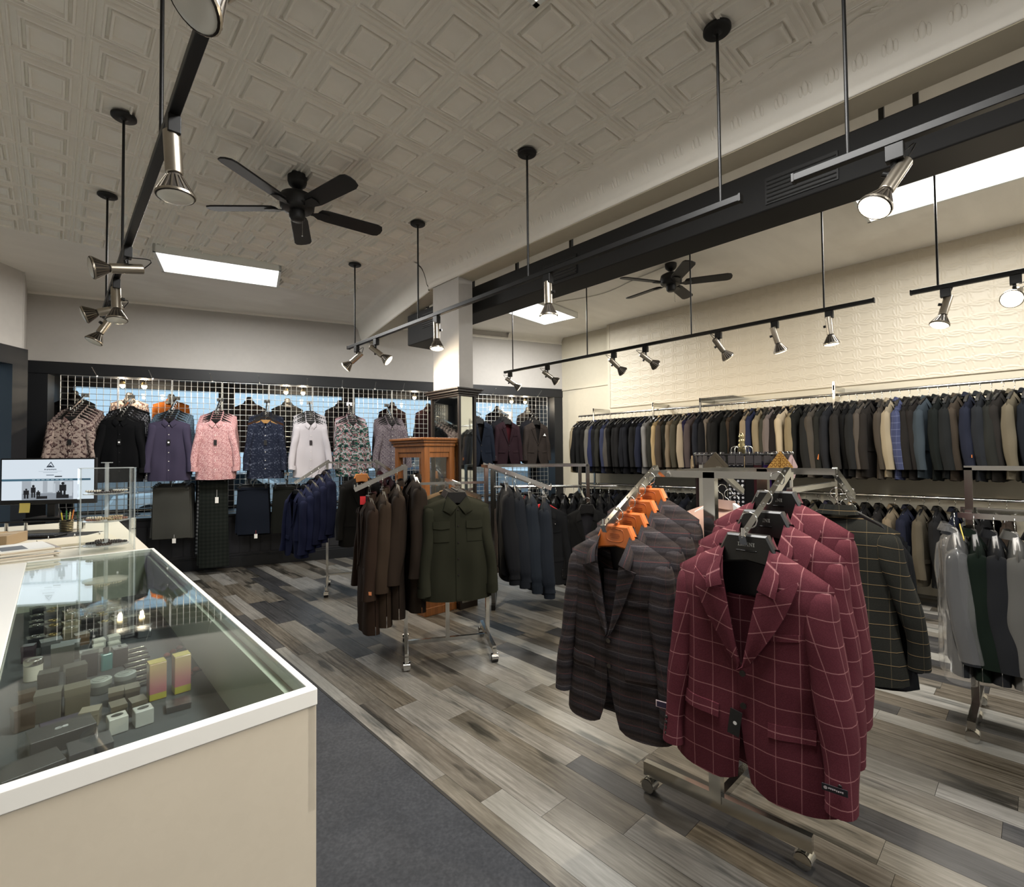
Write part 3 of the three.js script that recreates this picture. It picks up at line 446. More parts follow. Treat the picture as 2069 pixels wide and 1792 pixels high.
const motif = (bg, cols, n1, thr, freq, per, seed) => { const a = noise2(seed), b = noise2(seed + 1); return printed(tex(256, 256, (u, v) => { let c = bg.map((q) => q + (b(u * 40, v * 40, 40, 40, 2) - .5) * 14); cols.forEach((cc, i) => { const f = freq + i * 2, w = a(u * f + i * 3.7, v * f + i * 1.9, f, f, 3) + (b(u * f * 3, v * f * 3, f * 3, f * 3, 2) - .5) * .35; c = mixc(c, cc, smooth((w - thr - i * .055) * 12)); }); return c; }, [per, per])); };
F.floralBrown = motif([186, 168, 158], [[72, 52, 54], [128, 104, 100]], 1, .53, 9, .2, 400);
F.floralBlack = motif([30, 30, 34], [[190, 190, 196]], 1, .64, 18, .16, 410);
F.pinkMicro = motif([214, 164, 162], [[150, 86, 96], [236, 206, 204]], 1, .55, 26, .16, 420);
F.navyLeaf = motif([34, 40, 58], [[104, 110, 128]], 1, .66, 12, .2, 430);
F.greenFloral = motif([206, 206, 206], [[24, 96, 74], [26, 48, 50], [206, 140, 146]], 1, .47, 10, .22, 440);
F.greyFloral = motif([168, 158, 160], [[96, 84, 98], [120, 104, 110]], 1, .52, 22, .16, 450);
F.blueMotif = motif([92, 112, 128], [[52, 66, 84], [128, 146, 158]], 1, .54, 20, .16, 460);
F.mauve = cloth(0x57506a); F.blackShirt = cloth(0x0f1014); F.whiteShirt = cloth(0xd6d0d4); F.greyStripe = printed(tex(64, 64, (u, v) => linef(wrapd(u - .5), .2) > 0 ? [52, 54, 62] : [210, 208, 210], [.03, .03]));
F.rust = cloth(0xb4611d);

F.burgundy.color.setScalar(.86); F.greyplaid.color.setScalar(.95); F.olivepane.color.setScalar(.9); F.pinkMicro.color.setScalar(.8); F.whiteShirt.color.multiplyScalar(1.15);

// =====================================================================  GARMENT RACKS AND RAILS
const caster = { wheel: xf(new THREE.CylinderGeometry(.03, .03, .045, 18), { r: [0, 0, Math.PI / 2], p: [0, .03, 0] }), hood: xf(new THREE.CylinderGeometry(.034, .034, .05, 18, 1, true, 0, Math.PI), { r: [0, 0, Math.PI / 2], p: [0, .032, 0] }), stem: rod([0, .05, 0], [0, .08, 0], .008) };
function addCaster(t, x, z, shiny, y0 = 0) { const c = new THREE.Group(); c.name = 'caster'; c.position.set(x, y0, z); t.add(c); mesh('wheel', caster.wheel, shiny ? chrome : blackPlastic, c); mesh('hood', caster.hood, chrome, c); mesh('stem', caster.stem, chrome, c); }
const pegs = (a, b, n) => merge(Array.from({ length: n }, (_, i) => { const k = (i + .5) / n; return xf(new THREE.CylinderGeometry(.004, .004, .012, 6), { p: [lerp(a[0], b[0], k), lerp(a[1], b[1], k) + .016, lerp(a[2], b[2], k)] }); }));
function arm(t, a, b) { const m = mesh('arm', bar(a, b, .022, .032), chrome, t); mesh('arm_pegs', pegs(a, b, 6), chrome, m); mesh('end_stop', rod([b[0], b[1] + .01, b[2]], [b[0], b[1] + .04, b[2]], .006), chrome, m); }

// ---- front rack with the burgundy and grey plaid jackets
{
  const t = thing('garment_rack', 'chrome rolling rack carrying the burgundy and grey plaid jackets', 'clothes rack');
  for (const x of [2.05, 2.64]) {
    mesh('leg', bar([x - .015, .1, -1.29], [x + .03, .1, -.61], .028, .06), chrome, t);
    mesh('upright', bx(x - .012, x + .022, .1, 1.475, -.985, -.935), x < 2.3 ? chrome : darkChrome, t);
    mesh('cross_bar', bx(x - .012, x + .018, 1.45, 1.48, -1.22, -.64), chrome, t);
    addCaster(t, x - .018, -1.265, true); addCaster(t, x + .03, -.64, true);
  }
  mesh('brace', bx(2.05, 2.64, .085, .115, -.975, -.945), chrome, t); mesh('brace', bx(2.05, 2.64, 1.2, 1.23, -.975, -.945), darkChrome, t); mesh('brace', bx(2.05, 2.64, 1.45, 1.48, -1.215, -1.19), chrome, t);
  arm(t, [2.04, 1.485, -.65], [1.61, 1.275, -.65]); arm(t, [2.03, 1.49, -1.2], [1.62, 1.255, -1.2]);
  arm(t, [2.66, 1.47, -.65], [2.98, 1.33, -.65]); arm(t, [2.66, 1.47, -1.2], [2.98, 1.33, -1.2]);
  mesh('side_bar', bx(2.05, 2.66, 1.40, 1.42, -.66, -.64), chrome, t);
}
const FACE_L = -Math.PI / 2; // garment front turned to -x
const orangeHanger = M(0xb8622a, .38), wine = F.burgundy;
[[1.652, 1.252, 'frontmost'], [1.80, 1.315, 'middle'], [1.935, 1.375, 'rearmost']].forEach(([x, y, w], i) => {
  const j = garment('suit_jacket', w + ' burgundy windowpane suit jacket on the front rack', 'jacket', 'peak', F.burgundy, [x, y, -.65 - .004 * i], FACE_L + [.02, .0, -.03][i], 11 + i, 'burgundy windowpane jackets');
  if (!i) {
    mesh('folded_trousers', slab(8, 8, (s, q) => { const px = lerp(-.075, .075, s), py = lerp(-.44, -.165, q); return [px, py, -.005 + .012 * Math.sin(s * 9) * .4, px, py]; }, .02), F.burgundy, j);
    const lb = mesh('sleeve_label', xf(bx(-.030, .030, -.0095, .0095, 0, .002, .001), { r: [0, .15, 0], p: [.247, -.615, .0955] }), M(0x14121a, .6), j); mesh('label_emblem', xf(new THREE.CircleGeometry(.0046, 12), { r: [0, .15, 0], p: [.2265, -.6148, .1015] }), M(0xa8a0a4, .5), lb); mesh('label_stitching', Array.from({ length: 8 }, (_, q) => xf(bx(-.0017, .0017, -.0016 - (q % 3) * .0005, .0016, 0, .0006), { r: [0, .15, 0], p: [.2345 + q * .0044, -.6142 - (q > 3 ? .0008 : 0), .1000 - q * .00066] })), M(0xb0a8ac, .5), lb); 
    const tg = mesh('hang_tag', xf(bx(-.018, .018, -.05, .03, 0, .002), { r: [0, 0, -.15], p: [-.02, -.53, .083] }), M(0x0d0d10, .5), j); mesh('tag_crest', xf(new THREE.CircleGeometry(.006, 10), { p: [-.02, -.54, .0865] }), M(0xd8d8d8, .5), tg);
  }
  hanger('black wide hanger lettered IMANI in the ' + w + ' burgundy jacket', [x, y, -.65 - .004 * i], FACE_L + [.02, .0, -.03][i], blackPlastic, 'wide', null, { text: 'IMANI' });
});
[[1.713, 1.222], [1.805, 1.266], [1.887, 1.315], [1.965, 1.362]].forEach(([x, y], i) => {
  const w = ['frontmost', 'second', 'third', 'rearmost'][i], tn = FACE_L + [.06, .05, .02, .0][i];
  const j = garment('suit_jacket', w + ' dark grey striped plaid suit jacket on the front rack', 'jacket', 'suit', F.greyplaid, [x, y, -1.2], tn, 21 + i, 'grey plaid jackets');
  if (!i) { mesh('folded_trousers', slab(8, 8, (s, q) => { const px = lerp(-.07, .07, s), py = lerp(-.42, -.15, q); return [px, py, -.004 + .004 * Math.sin(s * 9), px, py]; }, .02), F.greyplaid, j); const lb = mesh('sleeve_label', xf(bx(-.03, .03, -.0125, .0125, 0, .002, .001), { r: [0, .15, 0], p: [.243, -.58, .0945] }), M(0xd6c4c8, .6), j); mesh('label_centre', xf(bx(-.026, .026, -.0095, .0095, 0, .002), { r: [0, .15, 0], p: [.2432, -.58, .0957] }), M(0x2c2440, .6), lb); }
  hanger('orange wide hanger in the ' + w + ' dark grey plaid jacket', [x, y, -1.2], tn, orangeHanger, 'wide', null, { badge: 1 });
});
{ // far side of the same rack
  garment('suit_jacket', 'dark olive windowpane jacket seen behind the burgundy jackets', 'jacket', 'suit', F.olivepane, [2.74, 1.275, -.66], Math.PI / 2 + .12, 31, null, { flare: .085 });
  hanger('black hanger in the dark olive windowpane jacket', [2.74, 1.275, -.66], Math.PI / 2 + .12, blackPlastic, 'plain');
  [.09, .17, .25].forEach((d, i) => { garment('suit_jacket', 'dark charcoal jacket behind the olive windowpane one, ' + ord(i + 1) + ' on the arm', 'jacket', 'suit', cloth([0x23252a, 0x1d1f24, 0x202428][i]), [2.74 + d, 1.275 - d * .38, -.66], Math.PI / 2 + .1, 32 + i, null, { lo: 1, flare: .03 }, { plain: 1 }); hanger('thin hanger on the olive jacket arm, ' + ord(i + 2) + ' hook', [2.74 + d, 1.275 - d * .38, -.66], Math.PI / 2 + .1, blackPlastic, 'thin'); });
  [[2.72, 0xd8b4a6, 'pale pink'], [2.80, 0x2a2c34, 'slate'], [2.88, 0x5a4a44, 'brown']].forEach(([x, c, n], i) => { garment('suit_jacket', n + ' jacket hanging behind the orange hangers', 'jacket', i ? 'suit' : 'over', cloth(c), [x, 1.30 - (x - 2.66) * .43, -1.2], Math.PI / 2 - .1, 41 + i, null, { lo: 1 }, { plain: 1 }); hanger('hanger of the ' + n + ' jacket behind the orange hangers', [x, 1.30 - (x - 2.66) * .43, -1.2], Math.PI / 2 - .1, i ? blackPlastic : M(0xd9d9d6, .4), 'plain'); });
}
// ---- mid-floor rack turned by 30 degrees: olive overshirts, brown coats, navy knits
{
  const C0 = [2.33, 0, -3.27], TN = -R(30), t = thing('garment_rack', 'chrome rolling rack carrying olive overshirts, brown coats and navy sweaters', 'clothes rack', C0, TN);
  const w = (x, y, z) => { const v = V3(x, y, z).applyAxisAngle(V3(0, 1, 0), TN); return [v.x + C0[0], v.y, v.z + C0[2]]; };
  for (const s of [-1, 1]) {
    mesh('leg', [bar([s * .325, .095, -.3], [s * .325, .095, .3], .028, .05), bar([s * .325, .1, .3], [s * .325, .04, .3], .026)], chrome, t);
    mesh('upright', bx(s * .325 - .014, s * .325 + .014, .1, 1.48, -.02, .02), chrome, t);
    mesh('cross_bar', bx(s * .325 - .014, s * .325 + .014, 1.46, 1.485, -.16, .16), chrome, t);
    addCaster(t, s * .325, .3, s < 0); addCaster(t, s * .325, -.3, false);
    arm(t, [s * .32, 1.485, .13], [s * (s > 0 ? .84 : .70), s > 0 ? 1.285 : 1.31, .13]); arm(t, [s * .32, 1.485, -.13], [s * (s > 0 ? .84 : .70), s > 0 ? 1.285 : 1.31, -.13]);
  }
  mesh('brace', bx(-.325, .325, .085, .112, -.014, .014), chrome, t); mesh('brace', bx(-.325, .325, 1.33, 1.35, -.012, .012), chrome, t);
  mesh('upright', bx(-.016, .016, .1, 1.36, -.012, .012), chrome, t); const fa = mesh('arm', bar([0, 1.362, -.05], [0, 1.362, .47], .02, .03), chrome, t);
  const olive = cloth(0x2b2d20), oliveTag = M(0xb8793c, .5);
  for (let i = 0; i < 6; i++) { const p = w(.03, 1.262, .435 - i * .065); const j = garment('overshirt', (i ? ord(i + 1) + ' dark olive overshirt behind the front one' : 'front dark olive wool overshirt with two chest pockets') + ' on the mid-floor rack', 'jacket', 'over', olive, p, TN + (i ? .05 * (i % 2 ? 1 : -1) : .03), 50 + i, 'olive overshirts', i ? { lo: 1 } : {}); if (!i) mesh('neck_label', bx(-.035, .035, -.052, -.022, -.028, -.026), oliveTag, j); hanger('black hanger in the ' + (i ? ord(i + 1) : 'front') + ' dark olive overshirt', p, TN, blackPlastic, 'wide'); }
  const browns = [[-.60, .13, 0x3a2a20, 'brown wool coat nearest the counter'], [-.50, .13, 0x44362a, 'taupe brown wool coat second on its arm'], [-.39, .13, 0x392d24, 'dark brown wool coat third on its arm'], [-.27, .2, 0x2f251d, 'dark brown wool coat nearest the olive overshirts'], [-.60, -.13, 0x3c1c20, 'maroon wool coat at the outer end of its arm'], [-.50, -.13, 0x35191d, 'dark maroon coat second on its arm'], [-.39, -.13, 0x231a18, 'blackish brown coat close to the rack frame']];
  browns.forEach(([x, z, c, n], i) => { const y = 1.485 + (x + .32) * .46 - HOOK - .005, p = w(x, y, z), tn = TN - Math.PI / 2 + [.25, .15, .05, .2, .15, .1, 0][i]; const j = garment('wool_coat', n, 'coat', 'coat', cloth(c), p, tn, 60 + i, 'brown and maroon coats', { dep: .055, flare: .05 }, { plain: 1 }); if (i === 0 || i === 4) mesh('sleeve_label', xf(bx(-.028, .028, -.012, .012, 0, .002), { r: [0, .9, 0], p: [.277, -.64, .06] }), M(0xb8744c, .6), j); hanger('dark hanger in the ' + n, p, tn, blackPlastic, 'plain'); });
  const navys = [[.78, .13], [.66, .13], [.54, .13], [.72, -.13], [.46, .13]];
  navys.forEach(([x, z], i) => { const y = 1.485 - (x - .32) * .385 - HOOK - .005, p = w(x, y, z), tn = TN + Math.PI / 2 - [.3, .2, .1, .25, .1][i]; garment('navy_sweater', ['navy fleece sweater at the outer end of the near arm', 'navy fleece sweater second on the near arm', 'navy fleece sweater closest to the olive overshirts', 'dark navy sweater at the end of the far arm', 'dark navy sweater close to the rack frame'][i] + ', mid-floor rack', 'sweater', 'knit', cloth([0x1d2531, 0x212a36, 0x1b212b, 0x171c26, 0x14171e][i]), p, tn, 70 + i, 'navy sweaters', { rib: 1, L: .68, dep: .06 }); hanger('dark hanger in navy sweater, ' + ord(i + 1) + ' counted from the front', p, tn, blackPlastic, 'plain'); });
  for (let i = 0; i < 3; i++) { const p = w(.02 + .05 * i, 1.262, -.16 - i * .08); garment('cable_sweater', ['tan cable-knit sweater behind the olive overshirts', 'brown ribbed sweater behind the olive overshirts', 'grey-brown sweater behind the olive overshirts'][i], 'sweater', 'knit', cloth([0x8a745a, 0x5e4c3c, 0x4c443c][i]), p, TN + Math.PI + .1, 80 + i, null, { lo: 1 }); }
  mesh('size_marker', bx(-.66, -.62, 1.20, 1.262, .135, .139), M(0xb01820, .5), t);
}
// ---- wall rails along the tin-tiled wall
{
  const t = thing('clothes_rail', 'long chrome double-hang rail frame along the tin-tiled wall', 'clothes rail');
  mesh('upper_rail', rod([6.6, 2.225, -5.37], [6.6, 2.225, 1.2], .016), chrome, t); mesh('lower_rail', rod([6.6, 1.085, -5.37], [6.6, 1.085, 1.2], .016), chrome, t);
  [-5.0, -3.9, -3.17, -1.58, .2].forEach((z, i) => { mesh('upright', bx(6.52, 6.545, 0, 2.33 + (i > 2 ? .04 : 0), z - .012, z + .012), chrome, t); mesh('bracket', bx(6.52, 6.97, 2.27, 2.33, z - .008, z + .008), chrome, t); });
  mesh('wire_shelf', Array.from({ length: 8 }, (_, i) => rod([6.62 + i * .045, 2.335, -3.2], [6.62 + i * .045, 2.335, -2.75], .004, .004, 5)).concat([rod([6.62, 2.335, -3.2], [6.95, 2.335, -3.2], .005), rod([6.62, 2.335, -2.75], [6.95, 2.335, -2.75], .005)]), chrome, t);
  const upper = 'beige 9a8a68|black 141416|charcoal 1e1f20|black 151515|light grey 77746c|blue 2b3562|black 17181c|olive-grey 34342e|steel blue 3b4468|taupe 5a5550|black 161616|charcoal 1d1d1e|charcoal 232325|navy 191c26|navy 1b1e28|charcoal 222326|black 151517|navy 232a44|pale grey 8c8c8c|olive-grey 35362e|cream b89c66|brown-grey 56493c|black-olive 222219|tan 8c7a60|olive-grey 55503f|light beige a8977c|royal navy 2f2c58|mauve-brown 5d5050|slate navy 262b38|black 16171b|light taupe 857869|charcoal 2a2928|black 171716|black-green 1d201c|brown 4e3d2c|black 161717|light tan a08a68|denim blue 30395e|cream-tan 9c8a66|olive-grey 4c4a3c|pinkish grey 82746e|dark brown 2a221f|cream c0ac88|khaki 97845c|black-olive 24241f|charcoal 2e2e2c|taupe 5f564a|charcoal-olive 30302a|slate 2e3036|charcoal-brown 35312d|black 19191a|charcoal 2b2c2c|taupe-grey 63594e|dark brown 332d28|brown-grey 5a5044|cream a89878|blue plaid plaid|brown-black 2c2824|dark brown 302a26|grey-blue 46545e|black-green 1c2320|charcoal 272a2a|brown 5a4c3c|navy 2a3046|slate 30343a|charcoal-olive 34352f|brown-charcoal 38332e|khaki wool 80745a|slate navy 242a34|black 17181a|charcoal 27282a|navy 1e2434|brown 473a30|charcoal 26272a'.split('|');
  const r = rng(5), n = upper.length; upper.forEach((q, i) => {
    const m = q.match(/^(.*) (\S+)$/), z = -5.33 + i * .0775, c = m[2], fab = c === 'plaid' ? F.blueplaid : cloth(parseInt(c, 16), .9, .22), tn = (r() - .5) * .36 - .16;
    const k = 1 + i % 4, g = garment('suit_jacket', (i === 56 ? 'blue plaid jacket' : m[1] + ' suit jacket') + ', ' + ord(i + 1) + ' from the window end of the upper wall rail', 'jacket', 'suit', fab, [6.585 + (r() - .5) * .03, 2.225 - HOOK - .012, z], tn, 100 + k, 'jackets on the upper wall rail', { dep: .036, slope: .105, flare: .012 + .02 * (k % 3), lo: 1, rz: .8, rx: .8, L: .83 + .02 * (k % 2), sleeve: .63 }, { plain: 1, lining: liningMat });
    if ([47, 63, 71].includes(i)) mesh('paper_tag', xf(bx(-.03, .03, -.014, .014, 0, .002), { p: [-.26, -.6, .05], r: [0, 0, i === 63 ? 0 : 1.2] }), M(0xe0803c, .6), g);
    hanger('dark hanger with chrome hook, ' + ord(i + 1) + ' from the window end of the upper wall rail', [g.position.x, g.position.y, z], tn, blackPlastic, 'plain', 'upper wall rail hangers');
  });
  const low = 'charcoal 2a2b28|black 1a1b1c|navy 1e2434|black 18191b|olive-grey 4a4a40|charcoal 26272a|navy 20263a|black 17181a|charcoal 2c2d2e|brown 3a322b|grey 50504c|black 1a1a1b|charcoal 2b2b2d|olive 3a3a30|black 18181a|charcoal 242528|navy 1c2130|black 191a1b|olive-grey 40403a|charcoal 28292a|black 17171a|slate 2a2e34|brown 3c332b|charcoal 222326|black 1a1b1c|navy 1d2232|brown-tan 8a7452|grey 6a665e|charcoal 2e2c2c|olive-grey 5c5644|slate blue 3b3a58|taupe-black 2f2a27|cream check check|black 1d1b1b|charcoal 2f2c2b|tan 8e7c60|navy 272c44|olive-tan 6c624e|charcoal 2a2a2c|navy 232a40|grey 5a5a58|black 1b1b1c|brown 4a3c30'.split('|');
  const spot = (i) => -5.3 + i * .121;
  low.forEach((q, i) => {
    const m = q.match(/^(.*) (\S+)$/), z = spot(i), c = m[2], fab = c === 'check' ? F.tancheck : cloth(parseInt(c, 16), .9, .2), tn = (r() - .5) * .4 - .12, k = 1 + i % 4;
    const g = garment('sport_coat', m[1] + ' sport coat, ' + ord(i + 1) + ' from the window end of the lower wall rail', 'jacket', 'suit', fab, [6.585, 1.085 - HOOK - .012, z], tn, 100 + k, 'jackets on the lower wall rail', { dep: .045, flare: .02 + .02 * (k % 3), lo: 1, rz: .8, rx: .85 }, { plain: 1 });
    hanger('dark hanger with chrome hook, ' + ord(i + 1) + ' from the window end of the lower wall rail', [g.position.x, g.position.y, z], tn, blackPlastic, 'plain', 'lower wall rail hangers');
  });
}
// ---- rack at the right edge of the picture
{
  const t = thing('garment_rack', 'chrome rack at the picture edge with plastic-wrapped and grey jackets', 'clothes rack');
  mesh('upright', bx(3.885, 3.915, .08, 1.46, -.30, -.265), darkChrome, t); mesh('upright', bx(3.885, 3.915, .08, 1.46, .86, .895), darkChrome, t);
  mesh('top_bar', bx(3.885, 3.915, 1.445, 1.47, -.3, .9), chrome, t); mesh('hang_bar', bx(3.84, 3.862, 1.17, 1.20, -.33, .9), chrome, t); mesh('hang_bar', bx(4.0, 4.022, 1.19, 1.22, -.33, .9), chrome, t);
  mesh('leg', bx(3.6, 4.2, .07, .11, -.30, -.265), chrome, t); mesh('leg', bx(3.6, 4.2, .07, .11, .86, .895), chrome, t); mesh('upright', bx(3.86, 3.94, 1.16, 1.215, -.30, -.27), chrome, t);
  for (const x of [3.62, 4.18]) for (const z of [-.28, .88]) addCaster(t, x, z, true);
  addCaster(t, 3.9, -.285, true);
  const fabs = [[0x3a3d42, 'grey jacket wrapped in clear plastic'], [0x1c2c22, 'dark green jacket next to the plastic-wrapped one'], [0x34363a, 'charcoal jacket between the green and light grey ones'], [0x7d7c78, 'light grey wool jacket on the picture-edge rack'], [0x1b1c20, 'black jacket after the light grey one'], [0x1c2440, 'navy jacket at the picture edge'], [0x232d52, 'bright navy jacket cut by the picture edge'], [0x1a1c22, 'black jacket past the picture edge']];
  fabs.forEach(([c, n], i) => { const z = -.345 + i * .082, tn = .16 - i * .03, g = garment('suit_jacket', n, 'jacket', 'suit', cloth(c), [3.85, 1.20 - HOOK - .01, z], tn, 120 + i, null, { dep: .04, flare: .03, rx: .85 }, { plain: i !== 3 }); hanger('clear-hooked hanger of the ' + n, [3.85, 1.20 - HOOK - .01, z], tn, i % 3 ? M(0x2a2a2c, .35) : M(0x8c8a88, .3), 'plain'); });
  const film = P({ color: 0xffffff, roughness: .12, transmission: .92, thickness: 0, ior: 1.4, clearcoat: .6 });
  const bag = garment('garment_bag', 'crinkled clear plastic bag over the grey jacket', 'plastic bag', 'suit', film, [3.85, 1.20 - HOOK + .01, -.36], .2, 131, null, { dep: .062, sh: .245, waist: .24, hem: .255, L: .84, lo: 1 }, { plain: 1, lining: film });
  mesh('paper_slip', xf(bx(-.02, .02, -.05, .05, 0, .003), { p: [-.2, -.2, .07], r: [0, 0, .5] }), M(0xe2e0d4, .7), bag); mesh('yellow_strip', xf(bx(-.006, .006, -.075, .075, 0, .003), { p: [-.12, -.005, .03], r: [0, 0, -1.1] }), M(0xe0c24a, .6), bag);
}

// =====================================================================  SHIRT WALL IN THE WINDOW OPENING
const wire = M(0xd9d9d6, .3, .85);
function gridPanel(u0, u1, k, label) {
  const t = thing('wire_grid_panel', label, 'wire grid', onWall(u0, .80, .03), BT, 'wire grid panels'); const w = u1 - u0 - .012, h = 1.85, r = .0034;
  mesh('panel_frame', [rod([0, 0, 0], [0, h, 0], .005, .005, 6), rod([w, 0, 0], [w, h, 0], .005, .005, 6), rod([0, 0, 0], [w, 0, 0], .005, .005, 6), rod([0, h, 0], [w, h, 0], .005, .005, 6)], wire, t);
  const nv = Math.round(w / .076), nh = 24, L = []; for (let i = 1; i < nv; i++) L.push(rod([i * w / nv, 0, 0], [i * w / nv, h, 0], r, r, 5)); const m1 = mesh('upright_wires', L, wire, t); m1.userData.kind = 'stuff';
  const H = []; for (let j = 1; j < nh; j++) H.push(rod([0, j * h / nh, .005], [w, j * h / nh, .005], r, r, 5)); mesh('cross_wires', H, wire, t).userData.kind = 'stuff';
}
const gridEdges = [-2.67, -2.07, -1.47, -.87, -.27, .33, .93, 1.53, 2.13];
gridEdges.slice(0, -1).forEach((u, i) => gridPanel(u, gridEdges[i + 1], i, 'chrome wire grid panel hanging behind the shirts, ' + ord(i + 1) + ' from the monitor end'));
[2.95, 3.68].forEach((u, i) => gridPanel(u, u + .73, 8 + i, 'chrome wire grid panel behind the wall suits, ' + (i ? 'nearer to' : 'farther from') + ' the room corner'));
// hooks that hold the grids from the header band
[-2.3, -1.7, -1.0, -.4, .25, .75, 1.25, 1.7, 3.3, 4.2].forEach((u, i) => tag(mesh('grid_hook', [rod([0, 0, 0], [-.06, .09, .16], .004, .004, 6), cb(.02, .02, .02, 0, 0, 0)], wire), 'small slanted wire hook above the grids, ' + ord(i + 1) + ' from the monitor end', 'hook', 'grid hooks').position.set(...onWall(u, 2.655, .03)));

const groups = [
  [-2.42, [F.floralBrown, F.floralBrown, F.floralBrown, F.floralBrown, F.floralBrown, F.floralBrown], 'beige and brown floral shirt'],
  [-1.93, [F.blackShirt, F.blackShirt, F.floralBlack, F.floralBlack, F.floralBlack, F.blackShirt], 'black dress shirt'],
  [-1.42, [F.mauve, F.blueMotif, F.blueMotif, F.blueMotif, F.blueMotif], 'dark mauve dress shirt'],
  [-.90, [F.pinkMicro, F.pinkMicro, F.pinkMicro, F.pinkMicro, F.pinkMicro], 'pink micro-print shirt'],
  [-.30, [F.navyLeaf, cloth(0x5a3a24), F.navyLeaf, cloth(0x2c3448), F.navyLeaf], 'navy shirt with pale leaf print'],
  [.28, [F.whiteShirt, F.whiteShirt, F.greyStripe, F.whiteShirt, F.greyStripe, F.whiteShirt], 'white dress shirt'],
  [.86, [F.greenFloral, cloth(0xd8b4b8), F.greenFloral, F.whiteShirt, cloth(0xcfa4aa)], 'green and white floral shirt'],
  [1.44, [F.greyFloral, F.greyFloral, F.greyFloral, F.greyFloral, F.greyFloral], 'grey-mauve floral shirt'],
];
const names2 = new Map([[F.floralBrown, 'beige floral'], [F.blackShirt, 'black'], [F.floralBlack, 'black and white print'], [F.mauve, 'mauve'], [F.blueMotif, 'blue-grey print'], [F.pinkMicro, 'pink print'], [F.navyLeaf, 'navy leaf print'], [F.whiteShirt, 'white'], [F.greyStripe, 'grey striped'], [F.greenFloral, 'green floral'], [F.greyFloral, 'grey-mauve floral']]);
groups.forEach(([u, fabs, front], gi) => {
  const fo = thing('faceout_arm', 'slanted chrome display arm carrying the ' + front + ' row', 'display arm', onWall(u, 0, 0), BT, 'shirt display arms'); mesh('arm_bar', bar([0, 2.40, .03], [0, 2.165, .50], .016, .022), chrome, fo); mesh('back_plate', cb(.08, .05, .012, 0, 2.40, .03), chrome, fo); mesh('end_knob', rod([0, 2.165, .5], [0, 2.2, .5], .006), chrome, fo);
  fabs.forEach((f, i) => { const n = .46 - i * .068, y = 2.165 + (.50 - n) * .5 - HOOK - .006, tn = BT + (i ? ((i * 7 + gi) % 5 - 2) * .02 : [.06, -.05, .02, 0, -.03, .02, .03, -.02][gi]); const lab = i ? (names2.get(f) || 'plain') + ' shirt, ' + ord(i + 1) + ' in the ' + front + ' row' : 'front ' + front + ' hanging in the window wall';
    const g = garment('dress_shirt', lab, 'shirt', 'shirt', f, onWall(u, y, n), tn, 200 + (i ? i % 3 : gi), 'shirts on the window wall', i ? { lo: 1, dep: .03, flare: .03 } : { flare: .045 + .02 * (gi % 2) }, { button: gi === 1 ? M(0x222226, .3) : M(0xd8d4cc, .4), plain: i > 0 });
    if (!i) { mesh('hang_tag', xf(bx(-.018, .018, -.035, .035, 0, .002), { p: [.0, -.30, .062] }), M(gi === 5 ? 0x1c1418 : 0x0e0e10, .5), g); if (gi === 1 || gi === 2) mesh('tag_seal', xf(new THREE.CircleGeometry(.011, 12), { p: [0, -.30, .0655] }), M(0xf0f0f0, .4), g); }
    hanger('black hanger of the ' + (i ? ord(i + 1) : 'front') + ' shirt in the ' + front + ' row', onWall(u, y, n), tn, i || gi !== 4 ? blackPlastic : M(0x9a7340, .4), 'plain'); });
});
// suits on the right-hand grid
[[2.93, 0x1d2636, 'navy suit jacket half hidden by the mirror column'], [3.44, 0x38222a, 'plum brown suit jacket on the wall grid'], [4.0, 0x453c37, 'brown-grey suit jacket with white pocket square on the wall grid']].forEach(([u, c, n], i) => { for (let k = 0; k < 3; k++) { const nn = .34 - k * .09, y = 2.155 + k * .03; const g = garment('suit_jacket', k ? 'dark jacket, ' + ord(k + 1) + ' behind the ' + n.split(' ').slice(0, 4).join(' ') : n, 'jacket', 'suit', cloth(k ? 0x24242a : c), onWall(u, y, nn), BT + (k ? .03 * k : 0), 220 + (k ? 1 : i), 'suits on the wall grid', k ? { lo: 1, dep: .04 } : {}, k ? { plain: 1 } : { lining: cloth(i === 1 ? 0x5a1f28 : 0x2a2624) }); if (i === 2 && !k) mesh('pocket_square', xf(prism([[0, 0], [.02, .02], [.03, .045], [.05, .01], [.06, 0]], .004), { p: [.1, -.245, .075] }), M(0xe8e8e4, .7), g); hanger('black hanger, ' + ord(k + 1) + ' in the ' + n.split(' ').slice(0, 4).join(' ') + ' row', onWall(u, y, nn), BT, blackPlastic, 'wide'); } const fo = thing('faceout_arm', 'chrome display arm of the ' + n, 'display arm', onWall(u, 0, 0), BT, 'suit display arms'); mesh('arm_bar', bar([0, 2.36, .03], [0, 2.26, .4], .016, .02), chrome, fo); mesh('back_plate', cb(.08, .05, .012, 0, 2.36, .03), chrome, fo); });

